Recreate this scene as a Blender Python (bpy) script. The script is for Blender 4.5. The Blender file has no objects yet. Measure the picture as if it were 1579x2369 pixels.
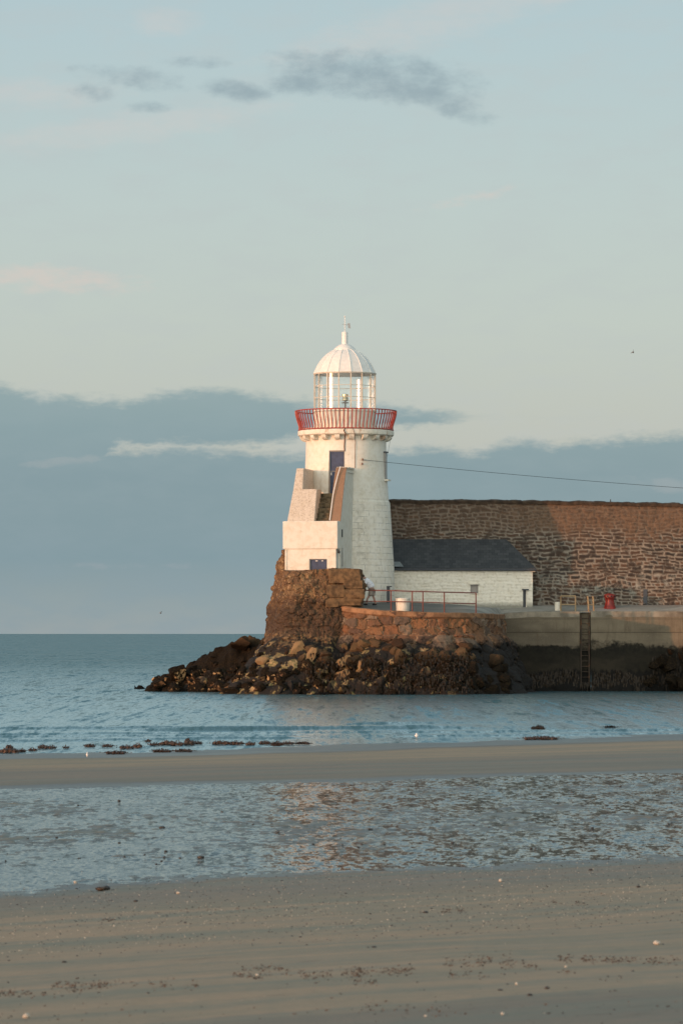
import bpy, bmesh, math, random
import numpy as np
from mathutils import Vector, Matrix, noise as mnoise
R = math.radians
random.seed(7)
rng = np.random.default_rng(11)
sc = bpy.context.scene
COL = sc.collection

# ------------------------------------------------------------------ camera
F = 8400.0                      # focal length in photo pixels (photo 1579 x 2369)
PITCH = math.atan(281.5 / F)
cd = bpy.data.cameras.new('camera'); cam = bpy.data.objects.new('camera', cd); COL.objects.link(cam)
cam.location = (0, 0, 3.0); cam.rotation_euler = (R(90) + PITCH, 0, 0)
cd.sensor_fit = 'VERTICAL'; cd.sensor_height = 36.0; cd.lens = 36.0 * F / 2369.0
cd.clip_start = 0.5; cd.clip_end = 60000
cd.dof.use_dof = True; cd.dof.focus_distance = 186; cd.dof.aperture_fstop = 7.0
sc.camera = cam
sc.render.resolution_x = 682; sc.render.resolution_y = 1024

def P(px, py, Y):
    """photo pixel at depth Y -> world point"""
    dx = (px - 789.5) / F; dy = (1184.5 - py) / F
    d = Vector((dx, math.cos(PITCH) - dy * math.sin(PITCH), math.sin(PITCH) + dy * math.cos(PITCH)))
    d *= Y / d.y
    return Vector((d.x, d.y, d.z + 3.0))
def PX(px, Y): return (px - 789.5) / F * Y
def PZ(py, Y): return P(789.5, py, Y).z
def PG(px, py, z):
    """photo pixel on the level z below the eye"""
    dx = (px - 789.5) / F; dy = (1184.5 - py) / F
    d = Vector((dx, math.cos(PITCH) - dy * math.sin(PITCH), math.sin(PITCH) + dy * math.cos(PITCH)))
    d *= (z - 3.0) / d.z
    return Vector((d.x, d.y, z))

def lin(r, g, b):
    def f(c):
        c /= 255.0
        return c / 12.92 if c <= 0.04045 else ((c + 0.055) / 1.055) ** 2.4
    return (f(r), f(g), f(b), 1.0)

def net(r, g, b, sub=(0.113, 0.114, 0.074)):
    '''colour still to be added on top of the Nishita part of the sky'''
    c = lin(r, g, b); return tuple(max(0.0, (c[i] - sub[i]) / 0.96) for i in range(3)) + (1.0,)
def netb(r, g, b): return net(r, g, b, (0.090, 0.083, 0.043))

# ------------------------------------------------------------------ node helper
class N:
    def __init__(s, tree): s.t = tree; s.n = tree.nodes; s.l = tree.links
    def add(s, kind, ins=None, **kw):
        nd = s.n.new('ShaderNode' + kind)
        for k, v in kw.items(): setattr(nd, k, v)
        for k, v in (ins or {}).items(): s.put(nd.inputs[k], v)
        return nd
    def put(s, sock, v):
        if isinstance(v, bpy.types.NodeSocket): s.l.new(v, sock)
        elif isinstance(v, bpy.types.Node): s.l.new(v.outputs[0], sock)
        else:
            if sock.type == 'RGBA' and len(v) == 3: v = (*v, 1)
            sock.default_value = v
    def m(s, op, a, b=0.0, c=None, clamp=False):
        nd = s.n.new('ShaderNodeMath'); nd.operation = op; nd.use_clamp = clamp
        s.put(nd.inputs[0], a); s.put(nd.inputs[1], b)
        if c is not None: s.put(nd.inputs[2], c)
        return nd.outputs[0]
    def vm(s, op, a, b=(0, 0, 0)):
        nd = s.n.new('ShaderNodeVectorMath'); nd.operation = op
        s.put(nd.inputs[0], a); s.put(nd.inputs[1], b); return nd.outputs[0]
    def ss(s, v, a, b, to0=0.0, to1=1.0):
        nd = s.n.new('ShaderNodeMapRange'); nd.interpolation_type = 'SMOOTHSTEP'
        s.put(nd.inputs['Value'], v); nd.inputs['From Min'].default_value = a; nd.inputs['From Max'].default_value = b
        nd.inputs['To Min'].default_value = to0; nd.inputs['To Max'].default_value = to1
        return nd.outputs[0]
    def mix(s, f, a, b, mode='MIX'):
        nd = s.n.new('ShaderNodeMix'); nd.data_type = 'RGBA'; nd.blend_type = mode
        s.put(nd.inputs[0], f); s.put(nd.inputs[6], a); s.put(nd.inputs[7], b)
        return nd.outputs[2]
    def ramp(s, f, stops, interp='LINEAR'):
        nd = s.n.new('ShaderNodeValToRGB'); cr = nd.color_ramp; cr.interpolation = interp
        while len(cr.elements) < len(stops): cr.elements.new(0.5)
        for e, (p, c) in zip(cr.elements, stops):
            e.position = p; e.color = c if len(c) == 4 else (*c, 1)
        s.put(nd.inputs[0], f); return nd.outputs[0]
    def noise(s, vec, scale, detail=4, rough=0.55, dist=0.0, out=0):
        nd = s.add('TexNoise', {'Vector': vec, 'Scale': scale, 'Detail': detail, 'Roughness': rough, 'Distortion': dist})
        return nd.outputs[out]
    def sep(s, v):
        nd = s.add('SeparateXYZ', {0: v}); return nd.outputs
    def comb(s, x, y, z):
        return s.add('CombineXYZ', {0: x, 1: y, 2: z}).outputs[0]

# ------------------------------------------------------------------ world / sun
SUN_AZ = R(55); SUN_EL = R(2.8)      # azimuth: to the left of the direction scene -> camera
tosun = Vector((-math.sin(SUN_AZ) * math.cos(SUN_EL), -math.cos(SUN_AZ) * math.cos(SUN_EL), math.sin(SUN_EL)))
sd = bpy.data.lights.new('sun', 'SUN'); sd.energy = 2.75; sd.angle = R(0.5); sd.color = (1.0, 0.42, 0.19)
so = bpy.data.objects.new('sun', sd); COL.objects.link(so); so.location = (-60, -60, 30)
so.rotation_euler = tosun.to_track_quat('Z', 'Y').to_euler()

w = bpy.data.worlds.new('World'); sc.world = w; w.use_nodes = True
w.node_tree.nodes.clear(); g = N(w.node_tree)
sky = g.add('TexSky', sky_type='NISHITA', sun_disc=False, sun_elevation=SUN_EL, sun_rotation=R(180) + SUN_AZ, altitude=5.0, air_density=1.0, dust_density=1.5, ozone_density=1.0)
bg1 = g.add('Background', {'Color': sky.outputs[0], 'Strength': 0.05})
tc = g.add('TexCoord').outputs['Generated']
dn = g.vm('NORMALIZE', tc)
sx, sy, sz = g.sep(dn)
az = g.m('MULTIPLY', g.m('ARCTAN2', sx, sy), 180 / math.pi)       # degrees right of +Y
el = g.m('MULTIPLY', g.m('ARCSINE', sz), 180 / math.pi)
DEG = F * math.pi / 180                                            # photo px per degree
def AZ(px): return (px - 789.5) / DEG
def EL(py): return (1466 - py) / DEG
nv = g.comb(az, g.m('MULTIPLY', el, 2.6), 0.0)
n_big = g.noise(nv, 0.9, 5, 0.55)
n_mid = g.noise(nv, 2.2, 6, 0.6)
n_fine = g.noise(nv, 6.0, 5, 0.6)
elc = g.m('DIVIDE', el, 90.0, clamp=True)
n_cl = g.noise(g.comb(az, g.m('MULTIPLY', el, 1.7), 3.0), 2.4, 6, 0.58)
base = g.ramp(elc, [(0.0, net(184, 193, 191)), (0.030, net(194, 200, 192)), (0.055, net(197, 207, 200)), (0.075, net(195, 208, 204)), (0.105, net(188, 206, 207)), (0.20, net(167, 192, 200)), (0.5, lin(145, 172, 182)), (1.0, lin(120, 150, 166))])
col = g.mix(g.ss(n_big, 0.4, 0.7, 0, 0.35), base, net(193, 202, 200))
# soft lit streaks
def blob(cx, cy, rx, ry, tilt=0.0):
    dx = g.m('SUBTRACT', az, AZ(cx)); dy = g.m('SUBTRACT', el, EL(cy))
    t = R(tilt); c, s_ = math.cos(t), math.sin(t)
    u = g.m('ADD', g.m('MULTIPLY', dx, c * DEG / rx), g.m('MULTIPLY', dy, s_ * DEG / rx))
    v = g.m('ADD', g.m('MULTIPLY', dx, -s_ * DEG / ry), g.m('MULTIPLY', dy, c * DEG / ry))
    d2 = g.m('ADD', g.m('MULTIPLY', u, u), g.m('MULTIPLY', v, v))
    return g.m('SUBTRACT', 1.0, d2)
def fieldmax(lst):
    f = lst[0]
    for b in lst[1:]: f = g.m('MAXIMUM', f, b)
    return f
pk = fieldmax([blob(300, 300, 420, 42, 8), blob(1000, 55, 420, 60, 14), blob(1180, 8, 260, 26, 4), blob(40, 225, 260, 40, 0), blob(380, 60, 90, 40, 0)])
pkm = g.ss(g.m('ADD', pk, g.m('MULTIPLY', g.m('SUBTRACT', n_mid, 0.5), 2.2)), -0.3, 1.5, 0, 0.55)
col = g.mix(pkm, col, net(207, 207, 202))
pk2 = fieldmax([blob(110, 648, 270, 40, -3), g.m('SUBTRACT', blob(1090, 462, 190, 22, 12), 0.5)])
pkm2 = g.ss(g.m('ADD', pk2, g.m('MULTIPLY', g.m('SUBTRACT', n_mid, 0.5), 2.6)), 0.0, 1.5, 0, 0.9)
col = g.mix(pkm2, col, net(214, 207, 199))
# small grey clouds
dk = fieldmax([blob(870, 182, 230, 58, -5), blob(990, 222, 150, 34, -22), blob(700, 200, 90, 26, 0), blob(545, 214, 85, 26, -8), g.m('SUBTRACT', fieldmax([blob(212, 221, 78, 26, -4), blob(300, 186, 180, 30, -6), blob(450, 149, 90, 20, 0), blob(345, 254, 70, 20, 0), blob(700, 135, 90, 20, -6)]), 0.5)])
dkf = g.m('ADD', dk, g.m('ADD', g.m('MULTIPLY', g.m('SUBTRACT', n_cl, 0.5), 2.6), g.m('MULTIPLY', g.m('SUBTRACT', n_fine, 0.5), 0.5)))
col = g.mix(g.ss(dkf, -0.45, 1.5, 0, 0.85), col, net(157, 173, 177))
# cloud banks above the horizon, edges given as curves of azimuth
def curve(pts):
    nd = g.n.new('ShaderNodeFloatCurve'); c = nd.mapping.curves[0]
    x = g.m('DIVIDE', g.m('ADD', az, 6.0), 12.0, clamp=True); g.put(nd.inputs['Value'], x)
    pp = [((AZ(a) + 6) / 12, EL(b) / 6) for a, b in pts]
    c.points[0].location = pp[0]; c.points[1].location = pp[-1]
    for p in pp[1:-1]: c.points.new(*p)
    nd.mapping.update()
    return g.m('MULTIPLY', nd.outputs[0], 6.0)
wob = g.m('ADD', g.m('MULTIPLY', g.m('SUBTRACT', n_mid, 0.5), 0.34), g.m('MULTIPLY', g.m('SUBTRACT', n_fine, 0.5), 0.18))
elw = g.m('ADD', el, wob)
topA = curve([(-80, 885), (0, 893), (80, 912), (200, 922), (300, 925), (400, 905), (480, 897), (600, 912), (720, 930), (900, 938), (1000, 948), (1060, 958), (1110, 968), (1300, 975), (1650, 980)])
botA = curve([(-80, 1140), (60, 1140), (150, 1130), (225, 1090), (265, 1042), (330, 1032), (500, 1033), (640, 1024), (760, 1000), (900, 990), (1000, 982), (1060, 975), (1110, 966), (1300, 965), (1650, 965)])
topB = curve([(-80, 1075), (60, 1080), (150, 1070), (240, 1040), (330, 1040), (420, 1035), (560, 1045), (700, 1050), (860, 1048), (930, 1040), (1010, 1032), (1100, 1045), (1180, 1022), (1300, 1025), (1450, 1012), (1579, 1005), (1650, 1003)])
mA = g.m('MULTIPLY', g.ss(g.m('SUBTRACT', topA, elw), -0.10, 0.16), g.ss(g.m('SUBTRACT', elw, botA), -0.08, 0.13))
mB = g.ss(g.m('SUBTRACT', topB, elw), -0.10, 0.16)
# pale gaps low in the bank
gp = fieldmax([blob(150, 1070, 120, 14, 6), blob(1540, 1128, 120, 24, -8), g.m('SUBTRACT', blob(280, 1310, 420, 12, 0), 0.55)])
gpm = g.ss(g.m('ADD', gp, g.m('MULTIPLY', g.m('SUBTRACT', n_mid, 0.5), 3.2)), 0.1, 1.2, 0, 0.4)
bankc = g.ramp(g.m('DIVIDE', el, 5.0, clamp=True), [(0.0, netb(168, 177, 172)), (0.08, netb(160, 174, 171)), (0.24, netb(139, 164, 168)), (0.5, netb(134, 160, 167)), (0.65, netb(138, 163, 169)), (0.8, netb(147, 169, 172))])
bankc = g.mix(g.ss(n_big, 0.35, 0.7, 0, 0.35), bankc, netb(146, 168, 173))
bankc = g.mix(gpm, bankc, netb(166, 176, 178))
mk = g.m('MAXIMUM', mA, mB)
mk = g.m('MULTIPLY', mk, 0.93)
col = g.mix(mk, col, bankc)
bg2 = g.add('Background', {'Color': col, 'Strength': 0.96})
# warm evening glow, widened behind the camera as added fill for shaded faces
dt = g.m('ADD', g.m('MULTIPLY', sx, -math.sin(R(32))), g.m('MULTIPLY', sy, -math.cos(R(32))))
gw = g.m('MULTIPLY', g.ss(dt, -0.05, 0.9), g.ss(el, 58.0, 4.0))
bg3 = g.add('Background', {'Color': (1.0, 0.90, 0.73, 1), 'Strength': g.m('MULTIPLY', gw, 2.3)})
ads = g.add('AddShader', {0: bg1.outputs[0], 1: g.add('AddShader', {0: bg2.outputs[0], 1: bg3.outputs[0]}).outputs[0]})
wo = g.add('OutputWorld', {'Surface': ads.outputs[0]})

sc.view_settings.view_transform = 'Standard'; sc.view_settings.look = 'None'
sc.view_settings.exposure = 0.0; sc.view_settings.gamma = 1.0

# ------------------------------------------------------------------ numpy noise
def _h(ix, iy, iz, seed=0):
    n = (ix.astype(np.int64) * 73856093) ^ (iy.astype(np.int64) * 19349663) ^ (iz.astype(np.int64) * 83492791) ^ (seed * 2654435761)
    n &= 0xffffffff
    n = ((n ^ (n >> 15)) * 2246822519) & 0xffffffff
    n = ((n ^ (n >> 13)) * 3266489917) & 0xffffffff
    return ((n ^ (n >> 16)) & 0xffffff) / float(0xffffff)
def vn(x, y, z=None, seed=0):
    x = np.asarray(x, float); y = np.asarray(y, float); z = np.zeros_like(x) if z is None else np.asarray(z, float)
    x, y, z = np.broadcast_arrays(x, y, z)
    i, j, k = np.floor(x), np.floor(y), np.floor(z)
    a, b, c = x - i, y - j, z - k
    a, b, c = [t * t * (3 - 2 * t) for t in (a, b, c)]
    r = 0
    for di in (0, 1):
        for dj in (0, 1):
            for dk_ in (0, 1):
                r = r + _h(i + di, j + dj, k + dk_, seed) * (a if di else 1 - a) * (b if dj else 1 - b) * (c if dk_ else 1 - c)
    return r
def fbm(x, y, z=None, oct=4, seed=0, gain=0.5):
    r = 0; amp = 1; tot = 0; s = 1.0
    for o in range(oct):
        r = r + amp * vn(np.asarray(x) * s, np.asarray(y) * s, None if z is None else np.asarray(z) * s, seed + o * 17); tot += amp
        amp *= gain; s *= 2.03
    return r / tot
def voro(x, y, seed=0, jit=0.85):
    """2-D cells: returns F1, F2-F1, two randoms per cell"""
    i, j = np.floor(x), np.floor(y)
    f1 = np.full(x.shape, 9.0); f2 = np.full(x.shape, 9.0); ra = np.zeros(x.shape); rb = np.zeros(x.shape)
    z0 = np.zeros_like(i)
    for di in (-1, 0, 1):
        for dj in (-1, 0, 1):
            ci, cj = i + di, j + dj
            px_ = ci + 0.5 + (_h(ci, cj, z0, seed) - 0.5) * jit; py_ = cj + 0.5 + (_h(ci, cj, z0 + 1, seed) - 0.5) * jit
            d = np.maximum(np.abs(px_ - x) * 1.0, np.abs(py_ - y) * 1.0) * 0.55 + 0.45 * np.hypot(px_ - x, py_ - y)
            nr = d < f1
            f2 = np.where(nr, f1, np.minimum(f2, d))
            ra = np.where(nr, _h(ci, cj, z0 + 2, seed), ra); rb = np.where(nr, _h(ci, cj, z0 + 3, seed), rb)
            f1 = np.where(nr, d, f1)
    return f1, f2 - f1, ra, rb
def coursed(x, z, w, h, seed=0, wp=1.0):
    '''rough courses of long flat stones'''
    zz = z / h + (fbm(x * 0.55, z * 0.9, seed=seed + 1, oct=3) - 0.5) * 1.6 * wp + (vn(x * 3.5, z * 3.5, seed=seed + 2) - 0.5) * 0.30 * wp
    r = np.floor(zz); fz = zz - r
    ww = w * (0.55 + 0.9 * _h(r, r * 0, r * 0 + 5, seed))
    xx = x / ww + _h(r, r * 0 + 1, r * 0, seed) * 50 + (vn(x * 3.0, z * 3.0, seed=seed + 7) - 0.5) * 0.25 * wp + (fz - 0.5) * 0.3 * (_h(r, r * 0 + 2, r * 0, seed) - 0.5)
    i = np.floor(xx); z0 = np.zeros_like(i)
    f1 = np.full(x.shape, 9.0); f2 = np.full(x.shape, 9.0); ra = np.zeros(x.shape); rb = np.zeros(x.shape)
    for di in (-1, 0, 1):
        ci = i + di; p = ci + 0.5 + (_h(ci, r, z0, seed) - 0.5) * 0.75; d = np.abs(p - xx); nr = d < f1
        f2 = np.where(nr, f1, np.minimum(f2, d)); ra = np.where(nr, _h(ci, r, z0 + 2, seed), ra); rb = np.where(nr, _h(ci, r, z0 + 3, seed), rb); f1 = np.where(nr, d, f1)
    ex = (f2 - f1) / 2 * ww; ez = np.minimum(fz, 1 - fz) * h
    e = np.minimum(ex, ez) - 0.012 * vn(x * 9, z * 9, seed=seed + 9)
    return e, ra, rb
def sstep(a, b, x):
    t = np.clip((np.asarray(x, float) - a) / (b - a), 0, 1); return t * t * (3 - 2 * t)

# ------------------------------------------------------------------ object helpers
def tag(o, label=None, cat=None, group=None, kind=None):
    if label: o['label'] = label
    if cat: o['category'] = cat
    if group: o['group'] = group
    if kind: o['kind'] = kind
    return o
def thing(name, loc, label, cat, group=None):
    o = bpy.data.objects.new(name, None); COL.objects.link(o); o.location = loc; o.empty_display_size = 0.3
    return tag(o, label, cat, group)
def worldloc(o):
    v = Vector((0, 0, 0))
    while o: v += o.location; o = o.parent
    return v
class MB:
    def __init__(s): s.v = []; s.f = []
    def quadgrid(s, rows):
        b = len(s.v); nr, nc = len(rows), len(rows[0])
        for r in rows: s.v += [tuple(p) for p in r]
        for i in range(nr - 1):
            for j in range(nc - 1):
                s.f.append((b + i * nc + j, b + i * nc + j + 1, b + (i + 1) * nc + j + 1, b + (i + 1) * nc + j))
        return s
    def poly(s, pts):
        b = len(s.v); s.v += [tuple(p) for p in pts]; s.f.append(tuple(range(b, b + len(pts)))); return s
    def box(s, c, size, mat=None):
        b = len(s.v); hx, hy, hz = [t / 2 for t in size]
        for dx, dy, dz in ((-1, -1, -1), (1, -1, -1), (1, 1, -1), (-1, 1, -1), (-1, -1, 1), (1, -1, 1), (1, 1, 1), (-1, 1, 1)):
            p = Vector((dx * hx, dy * hy, dz * hz))
            if mat is not None: p = mat @ p
            s.v.append(tuple(Vector(c) + p))
        for q in ((0, 3, 2, 1), (4, 5, 6, 7), (0, 1, 5, 4), (1, 2, 6, 5), (2, 3, 7, 6), (3, 0, 4, 7)): s.f.append(tuple(b + t for t in q))
        return s
    def hexa(s, p8):
        """bottom four then top four, counter-clockwise from above"""
        b = len(s.v); s.v += [tuple(p) for p in p8]
        for q in ((0, 3, 2, 1), (4, 5, 6, 7), (0, 1, 5, 4), (1, 2, 6, 5), (2, 3, 7, 6), (3, 0, 4, 7)): s.f.append(tuple(b + t for t in q))
        return s
    def prism(s, pts, ext):
        b = len(s.v); n = len(pts); e = Vector(ext)
        s.v += [tuple(p) for p in pts] + [tuple(Vector(p) + e) for p in pts]
        s.f.append(tuple(range(b, b + n))[::-1]); s.f.append(tuple(range(b + n, b + 2 * n)))
        for i in range(n): j = (i + 1) % n; s.f.append((b + i, b + j, b + n + j, b + n + i))
        return s
    def lathe(s, prof, c, seg=48, ph0=0.0, cap0=True, cap1=True, skip=None):
        b = len(s.v); n = len(prof)
        for r_, z_ in prof:
            for k in range(seg):
                a = ph0 + 2 * math.pi * k / seg
                s.v.append((c[0] + r_ * math.sin(a), c[1] - r_ * math.cos(a), z_))
        for i in range(n - 1):
            for k in range(seg):
                if skip and skip(i, k): continue
                k2 = (k + 1) % seg
                s.f.append((b + i * seg + k, b + i * seg + k2, b + (i + 1) * seg + k2, b + (i + 1) * seg + k))
        if cap0: s.f.append(tuple(b + k for k in range(seg))[::-1])
        if cap1: s.f.append(tuple(b + (n - 1) * seg + k for k in range(seg)))
        return s
    def tube(s, pts, rad, seg=8, closed=False):
        pts = [Vector(p) for p in pts]; n = len(pts); b = len(s.v)
        rads = rad if isinstance(rad, (list, tuple)) else [rad] * n
        up = None
        for i, p in enumerate(pts):
            if closed: t = pts[(i + 1) % n] - pts[i - 1]
            else: t = pts[min(i + 1, n - 1)] - pts[max(i - 1, 0)]
            t.normalize()
            if up is None or abs(up.dot(t)) > 0.95:
                up = Vector((0, 0, 1)) if abs(t.z) < 0.9 else Vector((0, 1, 0))
            u = t.cross(up).normalized(); v_ = u.cross(t).normalized(); up = v_
            for k in range(seg):
                a = 2 * math.pi * k / seg
                s.v.append(tuple(p + (u * math.cos(a) + v_ * math.sin(a)) * rads[i]))
        m_ = n if closed else n - 1
        for i in range(m_):
            i2 = (i + 1) % n
            for k in range(seg):
                k2 = (k + 1) % seg
                s.f.append((b + i * seg + k, b + i * seg + k2, b + i2 * seg + k2, b + i2 * seg + k))
        if not closed:
            s.f.append(tuple(b + k for k in range(seg))[::-1]); s.f.append(tuple(b + (n - 1) * seg + k for k in range(seg)))
        return s
    def build(s, name, mat, parent=None, smooth=False, bevel=0.0, label=None, recalc=True, sharp=40):
        me = bpy.data.meshes.new(name)
        off = worldloc(parent) if parent else Vector((0, 0, 0))
        me.from_pydata([(x - off.x, y - off.y, z - off.z) for x, y, z in s.v], [], s.f)
        if recalc:
            bm = bmesh.new(); bm.from_mesh(me); bmesh.ops.recalc_face_normals(bm, faces=bm.faces); bm.to_mesh(me); bm.free()
        me.materials.append(mat)
        if smooth:
            me.polygons.foreach_set('use_smooth', [True] * len(me.polygons))
            try: me.set_sharp_from_angle(angle=R(sharp))
            except Exception: pass
        me.update()
        o = bpy.data.objects.new(name, me); COL.objects.link(o)
        if parent: o.parent = parent
        if bevel:
            md = o.modifiers.new('bevel', 'BEVEL'); md.width = bevel; md.segments = 2; md.limit_method = 'ANGLE'
        if label: o['label'] = label
        return o
def npmesh(name, V, Fq, mat, parent=None, smooth=True, attrs=None):
    me = bpy.data.meshes.new(name); V = np.asarray(V, float)
    if parent: V = V - np.array(worldloc(parent))
    me.vertices.add(len(V)); me.vertices.foreach_set('co', V.ravel())
    nF = len(Fq); me.loops.add(nF * 4); me.loops.foreach_set('vertex_index', np.asarray(Fq, np.int32).ravel())
    me.polygons.add(nF); me.polygons.foreach_set('loop_start', np.arange(0, nF * 4, 4, dtype=np.int32)); me.polygons.foreach_set('loop_total', np.full(nF, 4, np.int32))
    me.polygons.foreach_set('use_smooth', np.full(nF, smooth))
    me.update(calc_edges=True); me.validate()
    for k, a in (attrs or {}).items():
        at = me.attributes.new(k, 'FLOAT', 'POINT'); at.data.foreach_set('value', np.asarray(a, np.float32).ravel())
    me.materials.append(mat)
    o = bpy.data.objects.new(name, me); COL.objects.link(o)
    if parent: o.parent = parent
    return o
def gridfaces(nr, nc, flip=False):
    i, j = np.meshgrid(np.arange(nr - 1), np.arange(nc - 1), indexing='ij')
    a = (i * nc + j).ravel(); q = np.stack([a, a + 1, a + nc + 1, a + nc], 1)
    return q[:, ::-1] if flip else q

# ------------------------------------------------------------------ materials
def mat(name):
    m = bpy.data.materials.new(name); m.use_nodes = True; m.node_tree.nodes.clear(); return m, N(m.node_tree)
def finish(g, col, rough=0.8, bump=None, bstr=0.3, bdist=0.02, metal=0.0, spec=0.4, coat=0.0):
    b = g.add('BsdfPrincipled', {'Base Color': col, 'Roughness': rough, 'Metallic': metal, 'Specular IOR Level': spec, 'Coat Weight': coat})
    if bump is not None:
        bn = g.add('Bump', {'Height': bump, 'Strength': bstr, 'Distance': bdist}); g.l.new(bn.outputs[0], b.inputs['Normal'])
    g.add('OutputMaterial', {'Surface': b.outputs[0]}); return b
def posn(g): return g.add('NewGeometry').outputs['Position']
def simple(name, c, rough=0.6, metal=0.0, var=0.12, scale=6.0, spec=0.4, rust=None):
    m, g = mat(name); p = posn(g)
    n = g.noise(p, scale, 5, 0.6)
    c2 = tuple(t * (1 - var * 2.2) for t in c[:3])
    cc = g.mix(g.ss(n, 0.3, 0.7), (*c[:3], 1), (*c2, 1))
    if rust:
        cc = g.mix(g.ss(g.noise(p, scale * 0.7, 6, 0.7), 0.52, 0.66, 0, 0.8), cc, (*rust, 1))
    finish(g, cc, rough, n, 0.2, 0.01, metal, spec); return m
M = {}
M['sail'] = simple('vane_metal', (0.35, 0.4, 0.42), 0.5)
M['red'] = simple('red_paint', (0.42, 0.050, 0.036), 0.45, var=0.2, rust=(0.2, 0.06, 0.03))
M['redrail'] = simple('rusty_red_pipe', (0.19, 0.045, 0.032), 0.6, var=0.2, rust=(0.13, 0.05, 0.03))
M['rusty'] = simple('rusted_yellow_steel', (0.34, 0.25, 0.14), 0.7, rust=(0.22, 0.11, 0.05))
M['darksteel'] = simple('dark_steel', (0.035, 0.035, 0.033), 0.6)
M['ladder'] = simple('ladder_steel', (0.06, 0.043, 0.03), 0.75, rust=(0.16, 0.07, 0.03), scale=3)
M['darkdoor'] = simple('dark_grey_door', (0.055, 0.06, 0.07), 0.5)
M['black'] = simple('black_rubber', (0.015, 0.015, 0.016), 0.7)
M['blue'] = simple('blue_door_paint', (0.032, 0.052, 0.115), 0.45, var=0.2, scale=5)
M['brass'] = simple('brass', (0.55, 0.38, 0.18), 0.25, 0.9)
M['chrome'] = simple('lens_metal', (0.45, 0.36, 0.22), 0.18, 0.9)
M['whitem'] = simple('white_metal_paint', (0.80, 0.77, 0.72), 0.4, var=0.05)
M['framepaint'] = simple('cream_glazing_paint', (0.68, 0.60, 0.48), 0.5, var=0.08)
M['skin'] = simple('skin', (0.42, 0.25, 0.19), 0.6, var=0.04)
M['shorts'] = simple('khaki_cloth', (0.36, 0.30, 0.25), 0.9, var=0.08)
M['hair'] = simple('dark_hair', (0.05, 0.035, 0.025), 0.8)
M['shell'] = simple('pale_shell', (0.50, 0.44, 0.36), 0.5, var=0.1, scale=40)
M['gull'] = simple('white_feathers', (0.78, 0.74, 0.70), 0.7, var=0.04, scale=20)
M['gullgrey'] = simple('grey_feathers', (0.22, 0.22, 0.22), 0.7, var=0.1, scale=20)
M['barrel'] = simple('white_barrel_plastic', (0.74, 0.68, 0.58), 0.55, var=0.08, scale=4)
M['kerbgrey'] = simple('lead_flashing', (0.24, 0.26, 0.26), 0.6)
M['glasspane'] = simple('dusty_window', (0.28, 0.26, 0.24), 0.25, var=0.1)

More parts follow.
